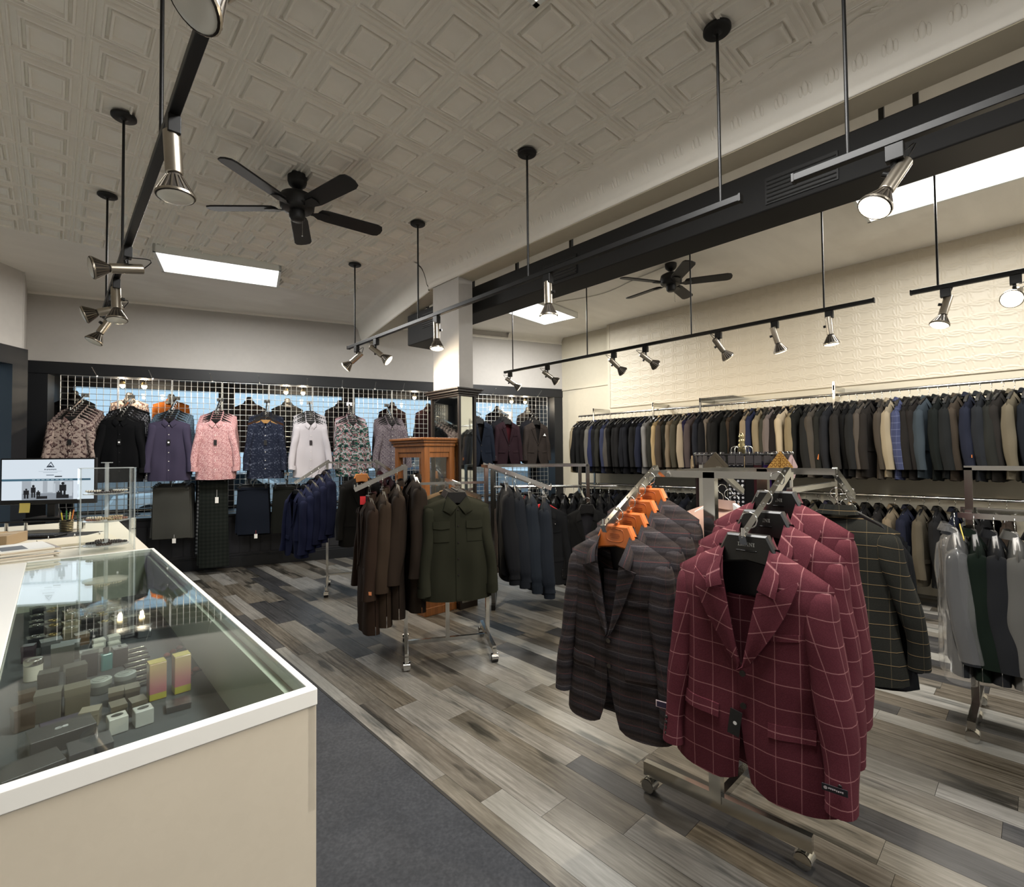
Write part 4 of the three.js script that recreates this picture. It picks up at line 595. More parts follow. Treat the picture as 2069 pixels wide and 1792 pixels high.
// ---- garments on forms in the window bay, facing the street
const bustMat = M(0x15120f, .6), standG = lathe([[.0, 0], [.14, 0], [.14, .012], [.02, .03], [.012, .04], [.012, 1.0], [0, 1.0]], 16), neckG = lathe([[0, .09], [.03, .088], [.042, .07], [.05, 0], [.075, -.03], [.08, -.06]], 16);
[[-2.71, 0x141214, 'black'], [-2.09, F.floralBrown, 'grey floral'], [-1.59, F.rust, 'rust orange'], [-.57, 0x2a201c, 'dark brown'], [-.03, 0x121214, 'black'], [.77, 0x17151a, 'charcoal'], [1.64, 0x2a1216, 'dark maroon'], [2.28, 0x2e1418, 'wine'], [3.62, 0x16161a, 'black'], [4.28, 0x1a1618, 'blackish brown']].forEach(([u, c, n], i) => {
  const fm = thing('display_form', 'dress form under the ' + n + ' garment, ' + ord(i + 1) + ' in the window bay', 'mannequin', onWall(u, .77, -.55), BT + Math.PI, 'window dress forms'); mesh('stand', standG, bustMat, fm); mesh('torso', xf(lathe([[.0, -.02], [.10, 0], [.12, .1], [.11, .25], [.135, .42], [.1, .56], [.05, .60], [0, .61]], 20), { s: [1.15, 1, .5], p: [0, 1.0, 0] }), bustMat, fm); mesh('neck_block', xf(neckG, { p: [0, 1.66, 0] }), bustMat, fm);
  garment('display_jacket', n + ' garment on a form facing the street, ' + ord(i + 1) + ' in the window bay', 'jacket', i === 1 || i === 2 ? 'shirt' : 'suit', typeof c === 'number' ? cloth(c) : c, onWall(u, 2.42, -.55), BT + Math.PI, 230 + i % 3, 'window display garments', { dep: .075, lo: 1 }, { plain: 1 });
});
// ---- white poster cards in the bay
[[2.62, 1.98, .34, .62], [3.95, 2.2, .3, .5]].forEach(([u, y, w, h], i) => { const p = thing('window_poster', 'white poster card in the window bay ' + (i ? 'between the last two forms' : 'with red print'), 'poster', onWall(u, y, -.88), BT); mesh('card', cb(w, h, .006), M(0xe9e6ea, .7), p); if (!i) mesh('red_print', bx(.0, .14, -.2, -.12, .003, .005), M(0xc03a2c, .6), p); });

// ---- trousers hung under the shirts
function trousers(label, u, yTop, n, len, w, fab, seed, group, tn = 0) {
  const t = thing('trousers', label, 'trousers', onWall(u, yTop, n), BT + tn, group), r = rng(seed), a = r() * 6;
  const leg = (dz, dx, l2) => slab(8, 12, (s, q) => { const y = -l2 * (1 - q), x = (s - .5) * w * lerp(1.06, 1, q) + dx * (1 - q), z = dz + .016 * Math.sin(s * Math.PI) + .006 * Math.sin(s * 8 + a) * (1 - q) + .004 * Math.sin(y * 14 + a); return [x, y, z, x, y]; }, .016);
  mesh('front_leg', leg(.024, .01, len), fab, t); mesh('rear_leg', leg(-.004, -.02, len * .97), fab, t); mesh('waistband', [bx(-w / 2, w / 2, -.01, .028, -.008, .04, .006)], fab, t);
  return t;
}
function clipHanger(label, u, y, n, w, group) { const t = thing('clip_hanger', label, 'hanger', onWall(u, y, n), BT, group); mesh('hook', xf(hook, { p: [0, .02, 0] }), chrome, t); mesh('bar', rod([-w / 2 - .02, .03, .012], [w / 2 + .02, .03, .012], .006), blackMetal, t); mesh('clip', cb(.03, .05, .05, -w / 2 + .03, .03, .016, .006), blackPlastic, t); mesh('clip', cb(.03, .05, .05, w / 2 - .03, .03, .016, .006), blackPlastic, t); }
const checkFab = printed(tex(128, 128, (u, v) => { const k = mel(u, v, 14); let c = [38 + k, 42 + k, 38 + k]; c = mixc(c, [20, 26, 22], (u < .5 ? .4 : 0) + (v < .5 ? .4 : 0)); return c; }, [.05, .05])), gingham = printed(tex(64, 64, (u, v) => { const k = ((u < .5) + (v < .5)); return k === 2 ? [30, 32, 34] : k ? [96, 98, 100] : [170, 172, 172]; }, [.05, .05]));
[[-1.41, 1.16, [[0x5c5c56, .64], [0x60605a, .67], [0x545450, .69], [0x4c4c48, .66]], .40, 'light grey folded trousers'], [-.93, 1.24, [[checkFab, 1.14], [gingham, 1.02], [0x1c1c1e, 1.0]], .33, 'dark green checked trousers'], [-.46, 1.13, [[0x1c2433, .62], [0x181d28, .66], [0x1a1e28, .6]], .38, 'navy folded trousers'], [-.04, 1.12, [[0x22241e, .62], [0x1c1d1a, .64], [0x1a1a1a, .6]], .34, 'dark olive folded trousers']].forEach(([u, y, L, w, n], gi) => {
  const fo = thing('faceout_arm', 'chrome display arm carrying the ' + n, 'display arm', onWall(u, 0, 0), BT, 'trouser display arms'); mesh('arm_bar', bar([0, y + .2, .03], [0, y + .13, .42], .016, .02), chrome, fo); mesh('back_plate', cb(.08, .05, .012, 0, y + .2, .03), chrome, fo);
  L.forEach(([f, len], i) => { const nn = .37 - i * .075, yy = y + i * .012; const t = trousers(i ? n + ', ' + ord(i + 1) + ' pair behind the front one' : 'front pair of ' + n + ' under the shirts', u + (gi === 1 ? -i * .03 : i * .008), yy, nn, len, w, typeof f === 'number' ? cloth(f) : f, 240 + gi * 4 + i, 'trousers under the shirts', i * .03); clipHanger('black clip hanger of the ' + n + ', ' + ord(i + 1) + ' pair', u, yy, nn, w, 'trouser clip hangers'); if (!i) { const tg = mesh('paper_tag', bx(.02, .06, gi === 1 ? -.28 : -len - .06, gi === 1 ? -.2 : -len - .0, .045, .048), M(0xe2e0da, .6), t); mesh('tag_string', rod([.04, gi === 1 ? -.2 : -len, .047], [.04, gi === 1 ? -.1 : -len + .05, .046], .0015), M(gi > 1 ? 0xb8484a : 0xdddddd, .6), tg); } });
});

// ---- rack near the window: navy suits, black jacket
{
  const C0 = [2.62, 0, -5.6], TN = -R(25), t = thing('garment_rack', 'chrome rolling rack near the window carrying navy suits and a black jacket', 'clothes rack', C0, TN);
  const w = (x, y, z) => { const v = V3(x, y, z).applyAxisAngle(V3(0, 1, 0), TN); return [v.x + C0[0], v.y, v.z + C0[2]]; };
  for (const s of [-1, 1]) { mesh('leg', bar([s * .28, .09, -.28], [s * .28, .09, .28], .026, .04), chrome, t); mesh('upright', bx(s * .28 - .013, s * .28 + .013, .1, 1.5, -.016, .016), chrome, t); addCaster(t, s * .28, .28, false); addCaster(t, s * .28, -.28, false); arm(t, [s * .26, 1.52, .1], [s * .62, 1.27, .1]); arm(t, [s * .26, 1.52, -.1], [s * .62, 1.27, -.1]); }
  mesh('brace', bx(-.28, .28, .18, .2, -.01, .01), chrome, t); mesh('brace', bx(-.28, .28, 1.49, 1.51, -.012, .012), chrome, t); mesh('arm', bar([.05, 1.44, 0], [.05, 1.44, .36], .02, .03), chrome, t);
  for (let i = 0; i < 5; i++) { const x = -.60 + i * .075, y = 1.52 + (x + .26) * .69 - HOOK - .005, p = w(x, y, .1), tn = TN - Math.PI / 2 + .55 - i * .04; garment('suit_jacket', 'royal navy suit jacket, ' + ord(i + 1) + ' on the slanted arm near the window', 'jacket', 'suit', cloth([0x1d2448, 0x20284e, 0x1b2244, 0x1f264a, 0x1c2344][i]), p, tn, 250 + i % 3, 'royal navy suits', { dep: .045, flare: .02, L: .74 }, { plain: 1 }); hanger('dark hanger of the royal navy suit jacket, ' + ord(i + 1) + ' on its arm', p, tn, blackPlastic, 'plain'); }
  const p = w(.1, 1.33, .34); garment('suit_jacket', 'black suit jacket facing the room on a wooden hanger', 'jacket', 'suit', cloth(0x151412), p, TN + .1, 255, null, {}, { lining: cloth(0x241416) }); hanger('light wooden hanger of the black jacket near the window', p, TN + .1, M(0xc07a3a, .45), 'wide');
  for (let i = 0; i < 2; i++) { const x = .34 + i * .09, q = w(x, 1.52 - (x - .26) * .69 - HOOK, .1); garment('suit_jacket', ['wine red jacket', 'maroon jacket', 'dark red-brown jacket'][i] + ' on the far side of the window rack', 'jacket', 'suit', cloth([0x4a1c24, 0x3c1a20, 0x301a1a][i]), q, TN + Math.PI / 2, 256 + i, null, { dep: .045, lo: 1 }, { plain: 1 }); }
}
// ---- black-framed rack in front of the back corner
{
  const C0 = [3.95, 0, -3.62], TN = -R(43), t = thing('garment_rack', 'dark rectangular floor rack of black suits in front of the back corner', 'clothes rack', C0, TN);
  const w = (x, y, z) => { const v = V3(x, y, z).applyAxisAngle(V3(0, 1, 0), TN); return [v.x + C0[0], v.y, v.z + C0[2]]; };
  for (const x of [-.62, .36]) { mesh('upright', bx(x - .018, x + .018, 0, 1.46, -.3, -.27), darkChrome, t); mesh('upright', bx(x - .018, x + .018, 0, 1.46, .27, .3), darkChrome, t); mesh('top_bar', bx(x - .012, x + .012, 1.44, 1.465, -.3, .3), darkChrome, t); mesh('foot', bx(x - .02, x + .02, 0, .05, -.34, .34), blackMetal, t); }
  mesh('top_bar', bx(-.62, .36, 1.44, 1.465, -.3, -.275), chrome, t); mesh('top_bar', bx(-.62, .36, 1.44, 1.465, .275, .3), chrome, t); mesh('hang_bar', rod([-.62, 1.22, .0], [.72, 1.22, .0], .014), chrome, t); mesh('arm', bar([-.1, 1.2, .05], [-.1, 1.15, .42], .02, .03), chrome, t); mesh('arm', bar([.3, 1.2, .05], [.3, 1.12, .42], .02, .03), chrome, t);
  const a = w(-.1, 1.05, .40), b = w(.33, 1.02, .40);
  const g = garment('suit_jacket', 'charcoal suit jacket on a red hanger', 'jacket', 'suit', cloth(0x1e2024), a, TN + .05, 260); hanger('bright red hanger in the charcoal suit jacket', a, TN + .05, M(0xc81f26, .35), 'plain'); mesh('lapel_pin', xf(new THREE.SphereGeometry(.006, 8, 6), { p: [.1, -.17, .08] }), chrome, g);
  garment('suit_jacket', 'black suit jacket beside the one on the red hanger', 'jacket', 'suit', cloth(0x191a1c), b, TN - .1, 261); hanger('black hanger beside the red hanger', b, TN - .1, blackPlastic, 'wide');
  const cs = [[0x6e625a, 'taupe'], [0x17181a, 'black'], [0xc9b9a8, 'cream'], [0x9a4a4c, 'dusty red'], [0x232428, 'charcoal'], [0xd8d2c8, 'ivory'], [0x1a1b1e, 'jet black'], [0x2b2c30, 'slate'], [0x202226, 'ink'], [0x34342f, 'olive'], [0x1c1c1f, 'coal'], [0x2a2a2c, 'graphite'], [0x191b20, 'midnight']];
  cs.forEach(([c, n], i) => { const q = w(-.52 + i * .096, 1.22 - HOOK - .01, 0), tn = TN + Math.PI / 2 - .25; garment('suit_jacket', n + ' jacket hanging sideways on the back corner rack', 'jacket', 'suit', cloth(c), q, tn, 262 + i % 3, 'jackets of the back corner rack', { dep: .045, lo: 1, flare: .02 }, { plain: 1 }); hanger('hanger of the ' + n + ' jacket on the back corner rack', q, tn, i === 2 ? M(0xe8e0a0, .4) : blackPlastic, 'plain'); });
}

// =====================================================================  DUCT, FANS, CABINET, TIE STAND
{
  const t = thing('air_duct', 'long flat black ventilation duct hanging under the ceiling beam', 'duct', [3.32, 2.97, -5.5]);
  mesh('duct_body', bx(0, .30, .137, .425, .6, 9.2, .012), M(0x0c0c0d, .7), t); mesh('end_plenum', bx(0, .46, .01, .40, 0, .66, .012), M(0x0d0d0e, .7), t);
  for (const z of [.55, 2.6, 4.55, 6.6]) { const g = mesh('grille', bx(-.008, .002, .17, .34, z - .2, z + .2), M(0x0a0a0b, .5), t); for (let k = 0; k < 6; k++) mesh('slat', xf(bx(-.012, .002, -.003, .003, -.19, .19), { r: [0, 0, .5], p: [-.004, .19 + k * .026, z] }), M(0x141415, .5), g); }
  for (const z of [.4, 1.3, 2.0, 2.7, 4.95, 5.1, 7.0]) mesh('strap', bx(.03, .06, .42, .825, z - .012, z + .012), blackMetal, t);
}
function fan(label, pos, turn, blade = .66) {
  const t = thing('ceiling_fan', label, 'fan', pos, turn), bm = M(0x0f0f10, .55), wood = M(0x101012, .62);
  mesh('canopy', lathe([[0, -.085], [.03, -.083], [.06, -.055], [.068, -.03], [.068, .02]], 24), bm, t); mesh('downrod', rod([0, -.06, 0], [0, -.12, 0], .014), bm, t);
  mesh('motor_housing', lathe([[0, -.255], [.06, -.255], [.1, -.25], [.12, -.232], [.125, -.18], [.115, -.14], [.07, -.115], [.02, -.11], [0, -.11]], 30), bm, t);
  mesh('switch_cup', lathe([[0, -.33], [.04, -.328], [.055, -.31], [.058, -.27], [.05, -.25]], 24), bm, t); mesh('pull_chain', [rod([.03, -.33, .03], [.03, -.44, .03], .0018, .0018, 5), xf(new THREE.SphereGeometry(.006, 8, 6), { p: [.03, -.445, .03] })], chrome, t);
  const shape = [[.17, -.052], [.22, -.062], [blade - .05, -.068], [blade - .015, -.055], [blade, -.02], [blade, .02], [blade - .015, .055], [blade - .05, .068], [.22, .062], [.17, .052], [.155, .02], [.155, -.02]], bg = prism(shape, .008, .002); bg.rotateX(-Math.PI / 2 - .22); bg.translate(0, -.235, 0);
  const iron = merge([xf(prism([[.06, -.02], [.12, -.014], [.16, -.04], [.23, -.035], [.24, 0], [.23, .035], [.16, .04], [.12, .014], [.06, .02]], .006), { r: [-Math.PI / 2 - .22, 0, 0], p: [0, -.248, 0] })]);
  for (let k = 0; k < 5; k++) { const b = mesh('blade', bg, wood, t); b.rotation.y = k * Math.PI * 2 / 5; mesh('blade_iron', iron, bm, b); }
}
fan('black five-blade ceiling fan over the middle of the shop', [1.33, 3.668, -3.77], R(-6));
fan('black five-blade ceiling fan over the wall rails', [5.30, 3.80, -2.90], R(10), .66);
{ // oak curio cabinet against the column
  const oak = (() => { const n = noise2(77), m = noise2(78); return M(0xffffff, .42, 0, { map: tex(256, 256, (u, v) => { const g = (n(u * 30 + m(u * 3, v * 3, 3, 3, 2) * 3, v * 3, 30, 3, 4) - .5) * 70; return [122 + g * .8, 74 + g * .6, 32 + g * .4]; }, [.3, .8]) }); })();
  const t = thing('curio_cabinet', 'tall oak and glass display cabinet standing against the mirror column', 'cabinet', [2.845, 0, -4.39]);
  const X = .15, Z = .255; // half sizes
  for (const [x, z] of [[-1, -1], [-1, 1], [1, -1], [1, 1]]) mesh('corner_post', bx(x * X - .032, x * X + .032, .0, 1.68, z * Z - .032, z * Z + .032, .006), oak, t);
  mesh('plinth', [bx(-X - .03, X + .03, 0, .30, -Z - .03, Z + .03, .006), bx(-X - .045, X + .036, 0, .08, -Z - .045, Z + .045, .006)], oak, t);
  mesh('cornice', [bx(-X - .03, X + .03, 1.60, 1.66, -Z - .03, Z + .03, .004), bx(-X - .045, X + .034, 1.66, 1.695, -Z - .045, Z + .045, .006), bx(-X - .06, X + .036, 1.695, 1.72, -Z - .06, Z + .06, .006), bx(-X - .075, X + .038, 1.72, 1.745, -Z - .075, Z + .075, .006)], oak, t);
  mesh('rail', [bx(-X, X, 1.55, 1.60, Z - .02, Z + .02), bx(-X, X, .30, .36, Z - .02, Z + .02), bx(-X - .02, -X + .02, 1.55, 1.60, -Z, Z), bx(-X - .02, -X + .02, .30, .36, -Z, Z)], oak, t);
  mesh('glass_pane', bx(-X + .03, X - .03, .36, 1.55, Z - .004, Z + .001), paneGlass, t); mesh('glass_pane', bx(-X - .001, -X + .004, .36, 1.55, -Z + .03, Z - .03), paneGlass, t); mesh('glass_pane', bx(X - .004, X + .001, .36, 1.55, -Z + .03, Z - .03), paneGlass, t);
  [.62, .95, 1.26].forEach((y) => mesh('glass_shelf', bx(-X + .01, X - .01, y, y + .008, -Z + .01, Z - .01), greenGlass, t));
  const bl = M(0x0f0f10, .8); [[-.06, .10, 1.268], [.05, -.08, 1.268], [-.02, .06, .958], [.04, .12, .628], [-.05, -.12, .958]].forEach(([x, z, y], i) => { const h = thing('felt_hat', ['black felt hat on the top cabinet shelf near the glass', 'dark hat at the back of the top cabinet shelf', 'grey flat hat on the middle cabinet shelf', 'dark brown hat on the low cabinet shelf', 'charcoal hat at the back of the middle cabinet shelf'][i], 'hat', [2.845 + x, y, -4.39 + z], i, 'hats in the oak cabinet'); const m = i === 2 ? M(0x4a4848, .9) : i === 3 ? M(0x2a1d16, .9) : bl; mesh('crown', xf(lathe([[.07, 0], [.068, .05], [.058, .09], [.03, .1], [0, .085]], 20), { s: [.85, 1, 1] }), m, h); mesh('brim', xf(lathe([[.06, .004], [.095, .002], [.11, .012], [.109, .016], [.094, .007], [.06, .01]], 24), { s: [.85, 1, 1] }), m, h); mesh('band', xf(lathe([[.0712, .004], [.0702, .024]], 20), { s: [.85, 1, 1] }), M(0x050505, .5), h); });
}
{ // revolving tie stand
  const C = [3.98, 0, -1.60], t = thing('tie_stand', 'revolving tie stand with a chrome finial in front of the wall rails', 'tie stand', C);
  mesh('base', lathe([[0, 0], [.24, 0], [.24, .02], [.05, .05], [.02, .07], [0, .07]], 24), chrome, t); mesh('pole', rod([0, .06, 0], [0, 1.56, 0], .016), chrome, t);
  mesh('finial', lathe([[0, 1.722], [.012, 1.712], [.024, 1.69], [.014, 1.672], [.02, 1.664], [.026, 1.65], [.017, 1.638], [.026, 1.63], [.028, 1.545], [0, 1.54]], 20), M(0xb8ab80, .22, .9), t);
  for (let k = 0; k < 6; k++) { const a = k * Math.PI / 3 + .3; mesh('hoop', tube([[Math.cos(a) * .026, 1.60, Math.sin(a) * .026], [Math.cos(a) * .05, 1.612, Math.sin(a) * .05], [Math.cos(a) * .072, 1.60, Math.sin(a) * .072], [Math.cos(a) * .08, 1.545, Math.sin(a) * .08]], .0045, 14, 6), chrome, t); mesh('spoke', rod([0, 1.545, 0], [Math.cos(a) * .34, 1.545, Math.sin(a) * .34], .006), blackMetal, t); }
  mesh('ring', xf(new THREE.TorusGeometry(.34, .01, 8, 48), { r: [Math.PI / 2, 0, 0], p: [0, 1.545, 0] }), blackMetal, t);
  const clipG = merge([bx(-.026, .026, -.075, -.004, -.006, .006, .003), bx(-.014, .014, -.01, .022, -.012, .004)]), clipM = M(0x3a3638, .4);
  const cols = [['plum', 0x2e1418], ['grey', 0x4d4a4c], ['black', 0x101012], ['charcoal', 0x1c1c20], ['purple', 0x40206a], ['ivory', 0xc8c4b8], ['pale grey', 0xa9a8a2], ['silver', 0x8e8c88], ['black dotted', 0x141418], ['navy', 0x1a2038], ['dark red', 0x4a1a20], ['olive', 0x3a3a2a]];
  const tieG = (() => { const g = prism([[-.024, 0], [.024, 0], [.032, -.40], [0, -.44], [-.032, -.40]], .006, .002); g.translate(0, -.055, -.004); return g; })(), tieM = cols.map(([n, c], i) => i === 8 ? printed(tex(64, 64, (u, v) => Math.hypot(u - .5, v - .5) < .28 ? [200, 200, 205] : [18, 18, 22], [.03, .03])) : cloth(c, .5));
  const face = Math.atan2(-C[0], -C[2]); // direction of the eye
  const ring = [[-1.28, 0], [-1.02, 6], [-.84, 1], [-.62, 2], [-.42, 3], [-.2, 8], [-.04, 8], [.14, 2], [.3, 10], [.5, 4], [.7, 2], [.88, 9], [1.05, 3], [1.22, 6], [1.36, 5], [1.5, 6], [1.66, 5], [1.85, 7], [2.1, 2], [2.4, 3], [2.7, 9], [3.0, 2], [3.3, 11], [3.6, 3], [3.9, 2], [4.2, 10], [4.5, 3], [4.75, 2]];
  ring.forEach(([da, ci], k) => { const a = face + da, x = C[0] + Math.sin(a) * .342, z = C[2] + Math.cos(a) * .342; const tt = thing('necktie', cols[ci][0] + ' necktie clipped to the revolving stand, ' + ord(k + 1) + ' along its ring', 'necktie', [x, 1.545, z], a, 'ties on the revolving stand'); mesh('tie_blade', tieG, tieM[ci], tt); mesh('clip_card', clipG, clipM, tt); mesh('clip_slot', bx(-.019, .019, -.066, -.06, .0065, .0085), blackPlastic, tt); mesh('clip_hook', xf(new THREE.TorusGeometry(.012, .003, 6, 14), { r: [0, Math.PI / 2, 0], p: [0, .008, 0] }), chrome, tt); });
  // folded pocket squares stuck between the ties
  const sq = (n, ang, y, m, s) => { const a = face + ang, g = thing('pocket_square', n, 'pocket square', [C[0] + Math.sin(a) * .365, y, C[2] + Math.cos(a) * .365], a); const d = prism([[0, s], [s, 0], [.35 * s, -s], [-.35 * s, -s], [-s, 0]], .01, .002); mesh('folded_cloth', d, m, g); mesh('fold', xf(prism([[0, s * .7], [s * .8, -.2 * s], [-s * .2, -s * .7]], .004), { p: [0, 0, .013] }), m, g); };
  sq('pale pink checked pocket square on the tie stand', -1.42, 1.455, F.tancheck, .085); sq('taupe grey pocket square on the tie stand', -.5, 1.465, cloth(0x6b6254), .10);
  sq('golden pocket square with circle pattern on the tie stand', .74, 1.455, printed(tex(64, 64, (u, v) => { const d = Math.hypot(u - .5, v - .5); return d < .42 && d > .28 ? [120, 70, 20] : [206, 160, 84]; }, [.035, .035])), .11); sq('pale rose pocket square on the tie stand', 1.08, 1.455, cloth(0xd4b8b8), .085);
}

// ---- thin surface conduits on the ceiling plaster
[['left ceiling conduit from the fan to the panel light', [[1.28, 3.692, -3.95], [1.1, 3.692, -4.6], [1.16, 3.692, -4.9], [1.05, 3.692, -5.7]]], ['right ceiling conduit from the far panel light to the fan', [[5.35, 3.794, -4.75], [5.55, 3.794, -4.1], [5.4, 3.794, -3.4], [5.32, 3.794, -3.0]]]].forEach(([n, pts], i) => { const t = thing('ceiling_conduit', 'thin painted ' + n, 'conduit'); mesh('pipe', tube(pts, .007, 30, 6), tinMat, t); mesh('clip', cb(.03, .012, .02, ...pts[1]), tinMat, t); });

// =====================================================================  GLASS COUNTER AND WHAT LIES ON IT
{
  const tan = M(0xffffff, .55, 0, { map: plaster([208, 199, 182], 5, 61, 1.2) }), white = M(0xeeeeea, .4), liner = M(0x505356, .9), innerW = M(0xb9bfae, .7);
  const t = thing('glass_counter', 'long glass-topped display counter with tan front panel and white edges', 'counter', [0, 0, 0]);
  const xl = -.10, xr = .495, z0 = -3.97, z1 = -1.255;
  mesh('front_panel', bx(-.95, xr - .002, .02, .93, z1 - .025, z1 - .004), tan, t);
  mesh('side_panel', bx(xr - .022, xr - .004, .02, .93, z0, z1 - .004), tan, t);
  mesh('top_frame', [bx(-.95, xr, .93, .972, z1 - .03, z1, .003), bx(xr - .018, xr, .93, .972, z0, z1 - .03, .003), bx(-.95, xl, .93, .972, z0, z1 - .03, .003), bx(xl, xr, .93, .972, z0 - .02, z0, .003)], white, t);
  mesh('base', bx(-.95, xr - .03, .0, .10, z0, z1 - .03), blackPaint, t);
  mesh('glass_top', bx(xl + .001, xr - .019, .962, .970, z0 + .001, z1 - .031), greenGlass, t);
  mesh('shelf', bx(xl - .1, xr - .022, .675, .69, z0, z1 - .025), liner, t);
  mesh('inner_wall', [bx(xl - .12, xl - .1, .69, .93, z0, z1 - .025), bx(xr - .04, xr - .022, .69, .93, z0, z1 - .025), bx(xl - .1, xr - .022, .69, .93, z0, z0 + .015)], innerW, t);
  const b = thing('back_counter', 'cream worktop behind the glass counter carrying the monitor', 'counter', [0, 0, 0]);
  mesh('worktop', bx(-1.2, .47, .935, .972, -6.25, z0 - .021, .004), M(0xcfc9b8, .5), b); mesh('cabinet', bx(-1.2, .44, 0, .935, -6.22, z0 - .04), blackPaint, b);
  // ---- merchandise on the shelf (y = .69)
  const Y0 = .691, wrap = (c) => P({ color: c, roughness: .35, clearcoat: 1, clearcoatRoughness: .12 });
  const box = (name, label, cat, x, z, w, h, d, c, turn = 0, group, lid) => { const g = thing(name, label, cat, [x, Y0, z], turn, group); mesh('carton', bx(-w / 2, w / 2, 0, h, -d / 2, d / 2, Math.min(.003, h * .2)), typeof c === 'number' ? wrap(c) : c, g); if (lid !== undefined) mesh('lid', bx(-w / 2 - .0008, w / 2 + .0008, h * .72, h + .001, -d / 2 - .0008, d / 2 + .0008), wrap(lid), g); return g; };
  [[.16, -2.02, 'nearer the tins'], [.226, -2.02, 'nearer the pink boxes']].forEach(([x, z, n]) => { const g = box('ring_box', 'silver-white ring box with a dark oval, ' + n, 'box', x, z, .05, .05, .05, 0xc9c9c4, .08, 'ring boxes'); mesh('oval_window', xf(new THREE.CylinderGeometry(.012, .012, .002, 18), { s: [1.3, 1, .8], p: [0, .0505, 0] }), M(0x0c0c0e, .3), g); });
  const grad = (() => { const m = P({ map: tex(16, 128, (u, v) => v < .2 ? [190, 182, 60] : mixc([196, 118, 128], [214, 186, 132], smooth((v - .2) / .8)), [1, .137]), roughness: .35, clearcoat: .8 }); m.map.offset.y = .5; return m; })();
  [[.285, -2.20, .13, 'nearer the small wrapped boxes'], [.36, -2.20, .135, 'nearer the empty end of the shelf']].forEach(([x, z, h, n]) => { const g = box('perfume_box', 'tall pink and yellow perfume box ' + n, 'box', x, z, .052, h, .05, grad, .05, 'pink perfume boxes'); mesh('gold_top', bx(-.025, .025, h, h + .0015, -.024, .024), M(0xe0cc70, .25, .7), g); });
  [[.140, -2.40, 'next to the stacked dark boxes'], [.213, -2.40, 'next to the tie bars']].forEach(([x, z, n]) => { const g = thing('round_tin', 'round grey tin with a pale lid ' + n, 'tin', [x, Y0, z], .3, 'round tins'); mesh('tin_body', lathe([[0, 0], [.032, 0], [.033, .003], [.033, .03], [.034, .031]], 28), M(0x6d7472, .35, .5), g); mesh('tin_lid', lathe([[.0345, .03], [.0345, .045], [.032, .048], [0, .048]], 28), M(0x9aa09c, .4, .3), g); mesh('lid_relief', [xf(new THREE.TorusGeometry(.022, .0012, 5, 28), { r: [Math.PI / 2, 0, 0], p: [0, .0482, 0] }), bx(-.012, .012, .048, .0488, -.002, .002), bx(-.008, .008, .048, .0488, .005, .008)], M(0x8e948f, .4, .3), g); });
  const smallSpots = [[.175, -2.26], [.219, -2.255], [.17, -2.13], [.222, -2.12], [.178, -2.30], [.222, -2.30]];
  smallSpots.slice(0, 4).forEach(([x, z], i) => box('cufflink_box', 'small brown box in clear wrap, ' + ['behind the ring boxes by the tins', 'behind the ring boxes by the perfume', 'right behind the first ring box', 'right behind the second ring box'][i], 'box', x, z, .042, .045, .055, 0x4a4338, .06 * (i - 1), 'wrapped cufflink boxes', 0x6b6252));
  { const g = box('wallet_box', 'large flat grey wallet box with a pale monogram at the front of the case', 'box', .03, -2.05, .15, .05, .10, 0x3b3a3e, .12); const loop = (x, k) => tube([[x - .006, .0508, -.005], [x + .006, .0508, -.005], [x + .008 * k, .0508, 0], [x + .006, .0508, .005], [x - .006, .0508, .005], [x - .008, .0508, .001]], .0011, 24, 5); mesh('monogram', [loop(-.008, 1), loop(.009, -1), bx(-.014, -.002, .0504, .0516, -.0008, .0008), bx(.003, .015, .0504, .0516, -.0008, .0008)], M(0xb8b8bc, .4), g); }
  box('wallet_box', 'dark grey wallet box beside the monogrammed one', 'box', -.035, -1.90, .13, .035, .10, 0x333236, .2); box('wallet_box', 'smoky grey wallet box beside the ring boxes', 'box', .09, -1.92, .10, .035, .09, 0x3d3c42, .05); box('belt_box', 'flat violet-edged box behind the grey wallet boxes', 'box', .05, -2.16, .14, .03, .05, 0x4b4458, .1);
  [[0, -2.28, .066, .09, 'brown-grey upright box nearest the candle'], [.072, -2.285, .066, .085, 'olive brown upright box by the round tins'], [.072, -2.47, .06, .1, 'dark box behind the olive brown one'], [0, -2.46, .055, .1, 'dark box behind the brown-grey one'], [.04, -2.77, .07, .10, 'grey window box beyond the candle'], [.005, -3.04, .07, .06, 'clear-wrapped grey box in the middle of the case'], [.066, -2.90, .065, .07, 'grey box next to the white cards']].forEach(([x, z, w, h, n], i) => { const g = box('gift_box', n, 'box', x, z, w, h, w * .9, [0x57534a, 0x5c5646, 0x3e3c38, 0x3a3936, 0x55544f, 0x4a4b4c, 0x545450][i], .1 * (i % 3 - 1), 'gift boxes in the case', [0x6e6a60, 0x6c6654, 0x504d46, 0x4a4844, 0x6c6a64, 0x626364, 0x6b6b66][i]); });
  { const g = thing('candle_jar', 'white candle jar with a chrome lid near the white worktop', 'candle', [-.045, Y0, -2.72], 0); mesh('jar', lathe([[0, 0], [.026, 0], [.028, .004], [.028, .06], [.025, .064]], 24), M(0xd8d4c8, .4), g); mesh('lid', lathe([[.029, .06], [.03, .064], [.03, .078], [.026, .082], [0, .083]], 24), chrome, g); }
  { const g = thing('cologne_bottle', 'small teal glass cologne bottle behind the tins', 'bottle', [.170, Y0, -2.63], .2); mesh('bottle', new RoundedBoxGeometry(.04, .07, .03, 3, .008).translate(0, .035, 0), P({ color: 0x2f7c7c, roughness: .15, clearcoat: 1 }), g); mesh('cap', lathe([[0, .07], [.01, .07], [.01, .092], [0, .094]], 14), blackPlastic, g); }
